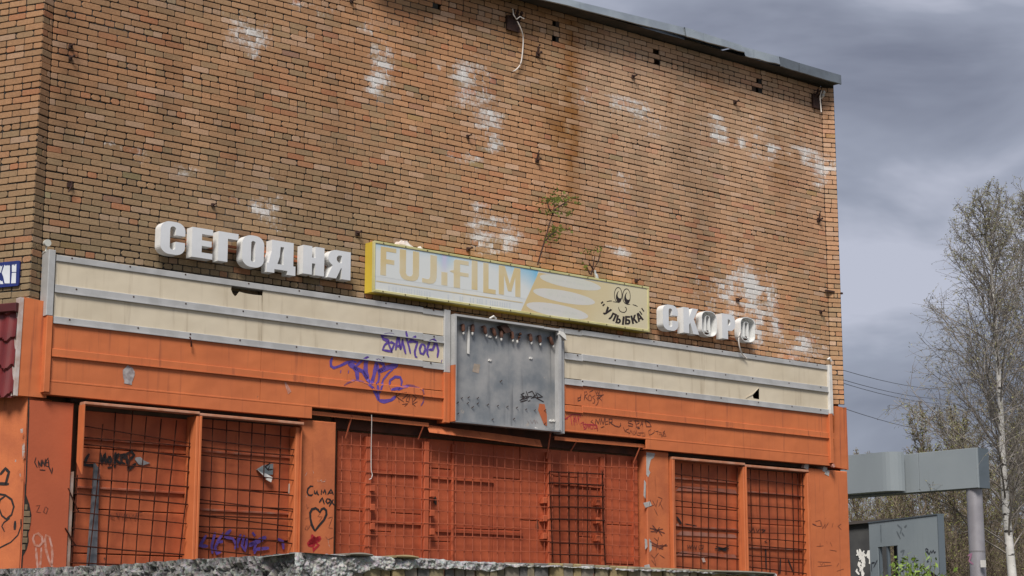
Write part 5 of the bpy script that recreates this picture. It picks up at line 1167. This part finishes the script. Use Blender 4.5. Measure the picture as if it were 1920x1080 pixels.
for k, (u0, u1, v, lb, nm, th, m_) in enumerate(((655, 699, 1042.5, 'left of two flat grey stones lying on the parapet', 'flat_stone', .020, STONE[4]), (742, 784, 1047.5, 'right of two flat brown stones lying on the parapet', 'flat_stone', .022, STONE[2]), (1338, 1452, 1074, 'weathered board lying along the right end of the parapet', 'plank', .020, wood))):
    q0, q1 = PK.at(u0, v, .06), PK.at(u1, v, .06); hb_ = interp(topR, (q0[0]+q1[0])/2) - .006; g = G(); N_ = 10
    for i in range(N_+1):
        s = i/N_; x = q0[0] + (q1[0]-q0[0])*s; e = .3 + .7*math.sin(math.pi*min(max(s, .06), .94))**.4; w2 = .075 + .012*noise.noise((x*12, k, 1)); y = interp(topR, x) - .004
        g.v += [(x, w2-.01, y), (x, w2, y+th*.5*e), (x, w2-.012, y+th*e), (x, -.2, y+th*e), (x, -.2, y)]
    for i in range(N_):
        for j in range(5): j2 = (j+1) % 5; g.f.append((i*5+j, i*5+j2, i*5+5+j2, i*5+5+j))
    g.f += [(0,1,2,3,4), tuple(N_*5+j for j in (4,3,2,1,0))]
    tag(mk(nm, g, m_, fr=PK, base=(q0[0], 0, hb_)), lb, 'stone' if nm == 'flat_stone' else 'plank')

# ------------------------------------------------------------------ grey canopy and kiosk wall behind the building
cx, cy, chh = point(1831, 839, 42.0); CN = Frame(cx, cy, WALL - math.pi/2)
hbm = CN.at(1836, 914)[1]
t = thing('canopy', 'grey clad canopy beam on a round steel column beyond the building', 'canopy', CN, (0, 0, -EYE))
pu = [0, CN.at(1722, 870)[0], CN.at(1676, 870)[0], CN.at(1630, 870)[0], -9]
for k in range(4): mk('panel', G().bev(pu[k+1]+.006, pu[k]-(.006 if k else 0), -.05, 0, hbm, chh, .006), grey_clad, t)
mk('end_panel', G().box(-.04, 0.004, -.44, -.052, hbm, chh), grey_clad_dark, t)  # shade of the end face put into its darker cladding colour
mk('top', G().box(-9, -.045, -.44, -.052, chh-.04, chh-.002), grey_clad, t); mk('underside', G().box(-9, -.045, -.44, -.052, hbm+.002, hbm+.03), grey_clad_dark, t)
hc0 = CN.at(1640, 922, .5)[1]; hc1 = CN.at(1640, 849, .5)[1]; ac = CN.at(1655, 880, .5)[0]
prof = [(-9, .5), (-4, .5), (ac, .5)] + [(ac + .36*math.sin(x*math.pi/12), .5 - .36*(1-math.cos(x*math.pi/12))) for x in range(1, 7)]
g = G()
for a_, p_ in prof: g.v += [(a_, p_, hc0), (a_, p_, hc1)]
g.f = [(2*i, 2*i+2, 2*i+3, 2*i+1) for i in range(len(prof)-1)]
b = len(g.v); g.v += [(a_, p_-.0, hc1) for a_, p_ in prof] + [(a_, .14, hc1) for a_, p_ in prof] + [(a_, p_, hc0) for a_, p_ in prof] + [(a_, .14, hc0) for a_, p_ in prof]; n = len(prof)
for i in range(n-1): g.f += [(b+i, b+i+1, b+n+i+1, b+n+i), (b+2*n+i, b+3*n+i, b+3*n+i+1, b+2*n+i+1)]
mk('curved_panel', g, grey_clad, t)
ac_ = CN.at(1830, 990, -.22)[0]
g = G().tube([(ac_, -.22, -EYE), (ac_, -.22, 1.0), (ac_, -.22, hbm)], .182, 20, False); o = mk('column', g, steel, t, smooth=True)
hj = CN.at(1830, 1034, -.22)[1]; mk('joint_ring', G().tube([(ac_, -.22, hj-.015), (ac_, -.22, hj+.015)], .187, 20), mat('joint', (.2, .19, .2), rough=.6), o)
c = CN.at(1842, 1057, -.05); mk('sticker', G().box(c[0]-.05, c[0]+.06, -.10, -.045, c[1]-.08, c[1]+.08), white, o)
c = CN.at(1822, 1050, -.05); mk('graffiti', G().ribbon([(c[0]-.09, c[1]+.1), (c[0]+.02, c[1]+.14), (c[0]-.06, c[1]-.02), (c[0]+.05, c[1]-.1)], .05, -.034), mat('pink_fade', (.34, .16, .25), rough=.7), o)

kiosk_clad = mat('kiosk_cladding', (.36, .415, .445), (.32, .375, .41), scale=.8, rough=.6, streak=(.25, .30, .33), streakamt=.58)
kx2, ky2, kh2 = point(1757, 966, 37.0); KW = Frame(kx2, ky2, math.atan2(-.95, .31))
t = thing('kiosk_wall', 'blue grey kiosk wall with an open window and scrawls', 'kiosk', KW, (0, 0, -EYE))
aL = KW.at(1629, 985)[0]; kb = -EYE
ho0, ho1 = KW.at(1646, 1028)[0], KW.at(1683, 1022)[0]; hot = KW.at(1665, 1024)[1]; hob = kb + .9
mk('wall_panel', G().prism([[(aL, kb), (0, kb), (0, kh2), (aL, kh2)], [(ho0, hob), (ho0, hot), (ho1, hot), (ho1, hob)]], -.10, 0), kiosk_clad, t)
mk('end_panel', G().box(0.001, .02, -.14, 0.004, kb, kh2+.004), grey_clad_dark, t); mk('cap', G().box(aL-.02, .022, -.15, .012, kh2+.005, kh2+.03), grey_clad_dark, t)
mm = KW.at(1663, 1050)[0]; fw = (ho1-ho0)*.03
for x in (ho0+fw, mm, ho1-fw): mk('window_bar', G().box(x-fw, x+fw, -.07, -.01, hob+.001, hot-.001), grey_clad_dark, t)
mk('transom', G().box(mm+fw, ho1-2*fw, -.06, -.02, hot-.75, hot-.68), slate, t)
mk('dark_interior', G().box(ho0-.3, mm, -.6, -.55, kb, hot+.2), mat('kiosk_dark', (.02, .014, .014), rough=.9), t)
mk('roof_slab', G().box(aL-.3, ho0+.4, -1.4, -.16, kh2-.06, kh2-.01), slate, t)
CW = (1580, 950, 8.309)
scr_dark = mat('dark_scrawl', (.04, .045, .06), (.08, .09, .11), scale=8); scr_faint = mat('faint_scrawl', (.17, .20, .22), (.22, .26, .29), scale=8)
for l_ in [[(1290,650),(1300,700),(1340,720)], [(1300,650),(1330,670),(1320,720),(1350,740),(1370,690),(1390,720),(1410,680),(1430,720),(1450,700)], [(1320,790),(1320,850),(1340,850),(1310,860)], [(890,940),(960,930),(940,1000),(900,1000)], [(960,980),(1000,960),(990,1010)], [(1010,1000),(1060,920)], [(1020,950),(1060,980)], [(450,1010),(450,880),(500,870)], [(480,950),(540,830)]]: strokes(t, 'graffiti', CW, [l_], .035, scr_dark, p=.003, fr=KW)
for l_ in [[(850,280),(920,340),(890,420)], [(960,320),(1000,290)], [(840,380),(900,500)], [(920,400),(960,460)], [(900,700),(960,680),(930,760)], [(890,850),(960,840)], [(590,280),(600,560)], [(1070,800),(1140,800),(1090,860),(1140,850)], [(1400,920),(1460,910)]]: strokes(t, 'graffiti', CW, [l_], .04, scr_faint, p=.003, fr=KW)
mk('graffiti', G().sheet(P(CW, [(1295,970),(1340,962),(1365,985),(1350,1030),(1370,1080),(1320,1080),(1335,1020),(1300,1000)], .004, KW), .004), white, t)
mk('graffiti', G().sheet(P(CW, [(1370,1010),(1430,1040),(1480,1085),(1370,1085)], .004, KW), .004), black, t)
mk('graffiti', G().sheet(P(CW, [(1265,1065),(1300,1010),(1330,1015),(1290,1050)], .004, KW), .0045), black, t)

# dark shed further back
g0 = point(1560, 998, 52.0); SH = Frame(g0[0], g0[1], math.radians(-4))
t = thing('dark_shed', 'dark grey shed with white scrawls behind the kiosk wall', 'shed', SH, (0, 0, -EYE))
wS = SH.at(1662, 985)[0]; hS = SH.at(1600, 990)[1]
mk('wall', G().prism([[(-1, -EYE), (wS, -EYE), (wS, hS+.18), (-1, hS-.05)]], -5, 0), slate, t)
mk('roof_edge', G().prism([[(-1, hS-.04), (wS+.1, hS+.19), (wS+.1, hS+.27), (-1, hS+.04)]], -5, .15), mat('shed_roof', (.06, .05, .045), rough=.9), t)
for k in range(2):
    g = G(); rn = random.Random(k+3); cu = (1614, 1631)[k] if k == 0 else 1629
    for i in range(22 if k == 0 else 8):
        u = (1607 + rn.random()*15) if k == 0 else (1627.5 + rn.random()*2.5); v = (1028 + rn.random()*46) if k == 0 else (1030 + rn.random()*22)
        g.ribbon([SH.at(u, v, .01), SH.at(u+rn.uniform(-3, 3), v+rn.uniform(3, 9), .01), SH.at(u+rn.uniform(-4, 4), v+rn.uniform(8, 14), .01)], .06, .01 + .0005*i)
    tag(mk('graffiti', g, white, t), kind='stuff')

# ------------------------------------------------------------------ trees
def limb(g, pts, r0, r1, n=3): g.tube(pts, [r0 + (r1-r0)*i/(len(pts)-1) for i in range(len(pts))], n, False)
def leafq(g, c, s, rn):
    d = Vector((rn.gauss(0, 1), rn.gauss(0, 1), rn.gauss(0, 1))).normalized()*s; e_ = Vector((rn.gauss(0, 1), rn.gauss(0, 1), rn.gauss(0, 1))).normalized()*s*.45
    g.add([tuple(c-d), tuple(c+e_), tuple(c+d), tuple(c-e_)], [(0,1,2,3)])
def branch_path(rn, p, d, L_, n, up, wig):
    pts = [p.copy()]; d = d.normalized()
    for i in range(n):
        d = (d + Vector((rn.gauss(0, wig), rn.gauss(0, wig), rn.gauss(0, wig) + up))).normalized(); p = p + d*(L_/n); pts.append(p.copy())
    return pts
def tree_geo(trunk, r0, seed, nb, spread, sub, tw, leafn, leafs, start=.15, rt=.006, steep=.75, droop=-.03):
    """trunk points -> (trunk, branches, leaves) geometry; local coordinates"""
    rn = random.Random(seed); gt_, gb_, gl_ = G(), G(), G(); n = len(trunk)
    rad = [r0*(1 - .93*i/(n-1)) for i in range(n)]; gt_.tube(trunk, rad, 10, False)
    T = [Vector(q) for q in trunk]; H_ = T[-1].z - T[0].z
    def at_(s):
        f = s*(n-1); i = min(int(f), n-2); return T[i].lerp(T[i+1], f-i)
    ang = rn.uniform(0, 6)
    for k in range(nb):
        s = start + (1-start)*((k+.5)/nb)**1.12*.97; base = at_(s); ang += 2.4 + rn.gauss(0, .4)
        prof = (1-s)/(1-start); L_ = spread*(.22 + .78*min(1, prof*1.25))*rn.uniform(.75, 1.15)*(1 if s > start+.06 else .7)
        st = steep + .5*(1-prof)
        d = Vector((math.cos(ang), math.sin(ang), st*rn.uniform(.8, 1.25)))
        pts = branch_path(rn, base, d, L_, 7, .02 + .04*(1-prof), .10); rb_ = max(rt*1.6, r0*.22*(.35 + prof*.65)); limb(gb_, pts, rb_, rt, 4)
        for j in range(sub):
            f = .18 + .80*(j + rn.random()*.6)/sub; f = min(f, .98); i = min(int(f*7), 6); p1 = pts[i].lerp(pts[i+1], f*7-i); bd = (pts[i+1]-pts[i]).normalized()
            d2 = (bd*.8 + Vector((rn.gauss(0, .55), rn.gauss(0, .55), rn.gauss(.1, .45)))).normalized(); l2 = L_*(.20 + .26*(1-f))*rn.uniform(.7, 1.3)
            p2 = branch_path(rn, p1, d2, l2, 4, .02, .16); limb(gb_, p2, rt*1.3, rt*.6)
            for w in range(tw):
                f2 = rn.uniform(.25, 1); i2 = min(int(f2*4), 3); p3 = p2[i2].lerp(p2[i2+1], f2*4-i2)
                d3 = ((p2[i2+1]-p2[i2]).normalized()*.7 + Vector((rn.gauss(0, .6), rn.gauss(0, .6), rn.gauss(droop*4, .5)))).normalized()
                p4 = branch_path(rn, p3, d3, l2*rn.uniform(.35, .7), 3, droop, .2); limb(gb_, p4, rt*.75, rt*.4)
                for q in range(leafn):
                    c = p4[rn.randint(1, 3)] + Vector((rn.gauss(0, .02), rn.gauss(0, .02), rn.gauss(0, .02))); leafq(gl_, c, leafs*rn.uniform(.6, 1.3), rn)
    return gt_, gb_, gl_
def flip(g): g.v = [(x, -y, z) for x, y, z in g.v]; return g
def plant_tree(name, label, wx, wy, geo, mt, mb, ml, group=None):
    t = thing(name, label, 'tree', WORLD, (wx, -wy, -EYE), group)
    for nm, g, m_ in zip(('trunk', 'branches', 'leaves'), geo, (mt, mb, ml)):
        g2 = G(); g2.v = [(x+wx, y_-wy, z-EYE) for x, y_, z in g.v]; g2.f = g.f
        o = mk(nm, g2, m_, t, smooth=(nm == 'trunk'))
        if nm == 'leaves': o['kind'] = 'stuff'
    return t
def px_trunk(pts, depth, extra):
    b = point(pts[0][0]+extra, pts[0][1], depth); base = (b[0], depth)
    out_ = [(0, 0, 0)]
    for u, v in pts: x, y, h = point(u, v, depth); out_.append((x-base[0], -(y-base[1]) + .0, h+EYE))
    return base, out_
base, tp = px_trunk(((1898,1080),(1886,950),(1880,860),(1876,760),(1871,680),(1866,600),(1860,520),(1852,455),(1844,392)), 44, 6)
plant_tree('birch_tree', 'tall white barked birch with fine twigs right of the canopy', base[0], base[1], tree_geo(tp, .118, 21, 100, 3.35, 13, 4, 3, .026, start=.14, rt=.0062, steep=1.15), bark, twig, leaf_b, 'birches')
base, tp = px_trunk(((1968,1080),(1964,900),(1958,760),(1950,620),(1945,500),(1940,440),(1936,400)), 47, 3)
plant_tree('birch_tree', 'second birch cut off by the right edge of the picture', base[0], base[1], tree_geo(tp, .118, 33, 80, 3.3, 12, 4, 3, .026, start=.14, rt=.0062, steep=1.15), bark, twig, leaf_b, 'birches')
var = []
for k in range(4):
    rn = random.Random(50+k); Ht = 8.0; tp = [(0, 0, 0)] + [(rn.gauss(0, .08)*i, rn.gauss(0, .08)*i, Ht*i/6) for i in range(1, 7)]
    var.append(tree_geo(tp, .09, 60+k, 64, 2.2, 9, 4, 2, .028, start=.06, rt=.0085, steep=1.4))
def copy_tree(src, label, wx, wy, sc, rz, name=None):
    c = src.copy(); COL.objects.link(c); c.location = (wx, wy, 0); c.scale = (sc, sc, sc); c.rotation_euler = (0, 0, rz); c['label'] = label
    for ch in src.children:
        q = ch.copy(); COL.objects.link(q); q.parent = c
    return c
proto = {}
SPOT = [(1606, 62, .92, 0, 'slender bare tree peeping over the curved canopy panel at its left'), (1640, 66, 1.02, 1, 'bare tree rising just above the curved canopy panel'), (1668, 64, .98, 2, 'bare tree where the curved panel meets the beam'), (1700, 60, .97, 3, 'bare brown tree behind the left half of the canopy beam'),
        (1735, 58, 1.08, 0, 'budding tree behind the middle of the canopy beam'), (1770, 61, 1.15, 1, 'budding tree left of the big birch'), (1800, 56, 1.02, 2, 'brown tree behind the right half of the canopy beam'), (1828, 63, 1.2, 3, 'brown tree directly behind the canopy column'),
        (1850, 55, .92, 0, 'low budding tree between canopy column and birch'), (1872, 66, 1.25, 1, 'budding tree close behind the big birch trunk'), (1905, 57, .98, 2, 'brown tree right of the big birch trunk'), (1935, 62, 1.2, 3, 'brown tree at the right edge of the picture'),
        (1622, 74, .95, 2, 'distant grey tree left of the kiosk wall'), (1652, 78, 1.0, 3, 'distant grey tree above the kiosk window'), (1690, 76, 1.05, 0, 'distant brown tree above the kiosk wall'), (1745, 75, 1.1, 1, 'distant brown tree between kiosk wall and column')]
for i, (u, dep, sc, k, lb) in enumerate(SPOT):
    x, y, _ = point(u, 1000, dep)
    if k not in proto: proto[k] = plant_tree('bare_tree', lb, x, y, var[k], twig_br, twig_br, leaf_b if k % 2 else leafm, 'bare spring trees'); proto[k].scale = (sc,)*3
    else: copy_tree(proto[k], lb, x, y, sc, i*1.3)
# far thicket
g = G(); rn = random.Random(5)
for i in range(1500):
    u = rn.uniform(1540, 2120); dep = rn.uniform(82, 110); x, y, _ = point(u, 1000, dep); p = Vector((x, -y, -EYE)); Hh = rn.uniform(3.5, 7.0)
    pts = branch_path(rn, p, Vector((rn.gauss(0, .12), rn.gauss(0, .12), 1)), Hh, 5, .05, .08); limb(g, pts, .04, .012)
    for k in range(7):
        q = pts[rn.randint(1, 5)]; limb(g, branch_path(rn, q, Vector((rn.gauss(0, .5), rn.gauss(0, .5), .8)), rn.uniform(.8, 1.8), 3, .05, .2), .018, .008)
tag(mk('thicket', g, twig_br, fr=WORLD, base=(0, -90, -EYE)), 'far brown thicket of bare stems behind the trees', 'thicket', kind='stuff')
# bright shrub before the kiosk wall
x, y, h0_ = point(1727, 1075, 34.0); rn = random.Random(8)
t = thing('green_shrub', 'bright green young shrub in front of the kiosk wall', 'shrub', WORLD, (x, -y, -EYE)); gs, gl_ = G(), G()
for k in range(46):
    d = Vector((rn.gauss(0, .06), rn.gauss(0, .06), 1)); L_ = rn.uniform(2.4, 3.2); pts = branch_path(rn, Vector((x + rn.gauss(0, .12), -y + rn.gauss(0, .12), -EYE)), d, L_, 6, .03, .07); limb(gs, pts, .012, .005)
    for q in range(70):
        f = rn.uniform(.35, 1)*6; i = min(int(f), 5); c = pts[i].lerp(pts[i+1], f-i) + Vector((rn.gauss(0, .05), rn.gauss(0, .05), rn.gauss(0, .05))); leafq(gl_, c, rn.uniform(.04, .075), rn)
mk('stems', gs, twig_br, t); tag(mk('leaves', gl_, leaf_br, t), kind='stuff')
# overhead wires
for k, (q0, q1, lb) in enumerate((((1560, 688), (1760, 730), 'topmost thin wire between building and birch'), ((1560, 706), (1760, 748), 'second thin wire between building and birch'), ((1560, 712), (1760, 757), 'third thin wire close below the second'), ((1560, 758), (1760, 810), 'lowest thin wire between building and birch'))):
    a_ = Vector(point(*q0, 38.0)); b_ = Vector(point(*q1, 62.0)); g = G(); pts = []
    for i in range(15):
        s = -.25 + 2.0*i/14; q = a_.lerp(b_, s); q.z -= .35*(s*(1-s)); pts.append((q.x, -q.y, q.z))
    g.tube(pts, .007, 5); tag(mk('overhead_wire', g, wire, fr=WORLD, base=(a_.x, -a_.y, a_.z)), lb, 'wire', 'overhead wires')
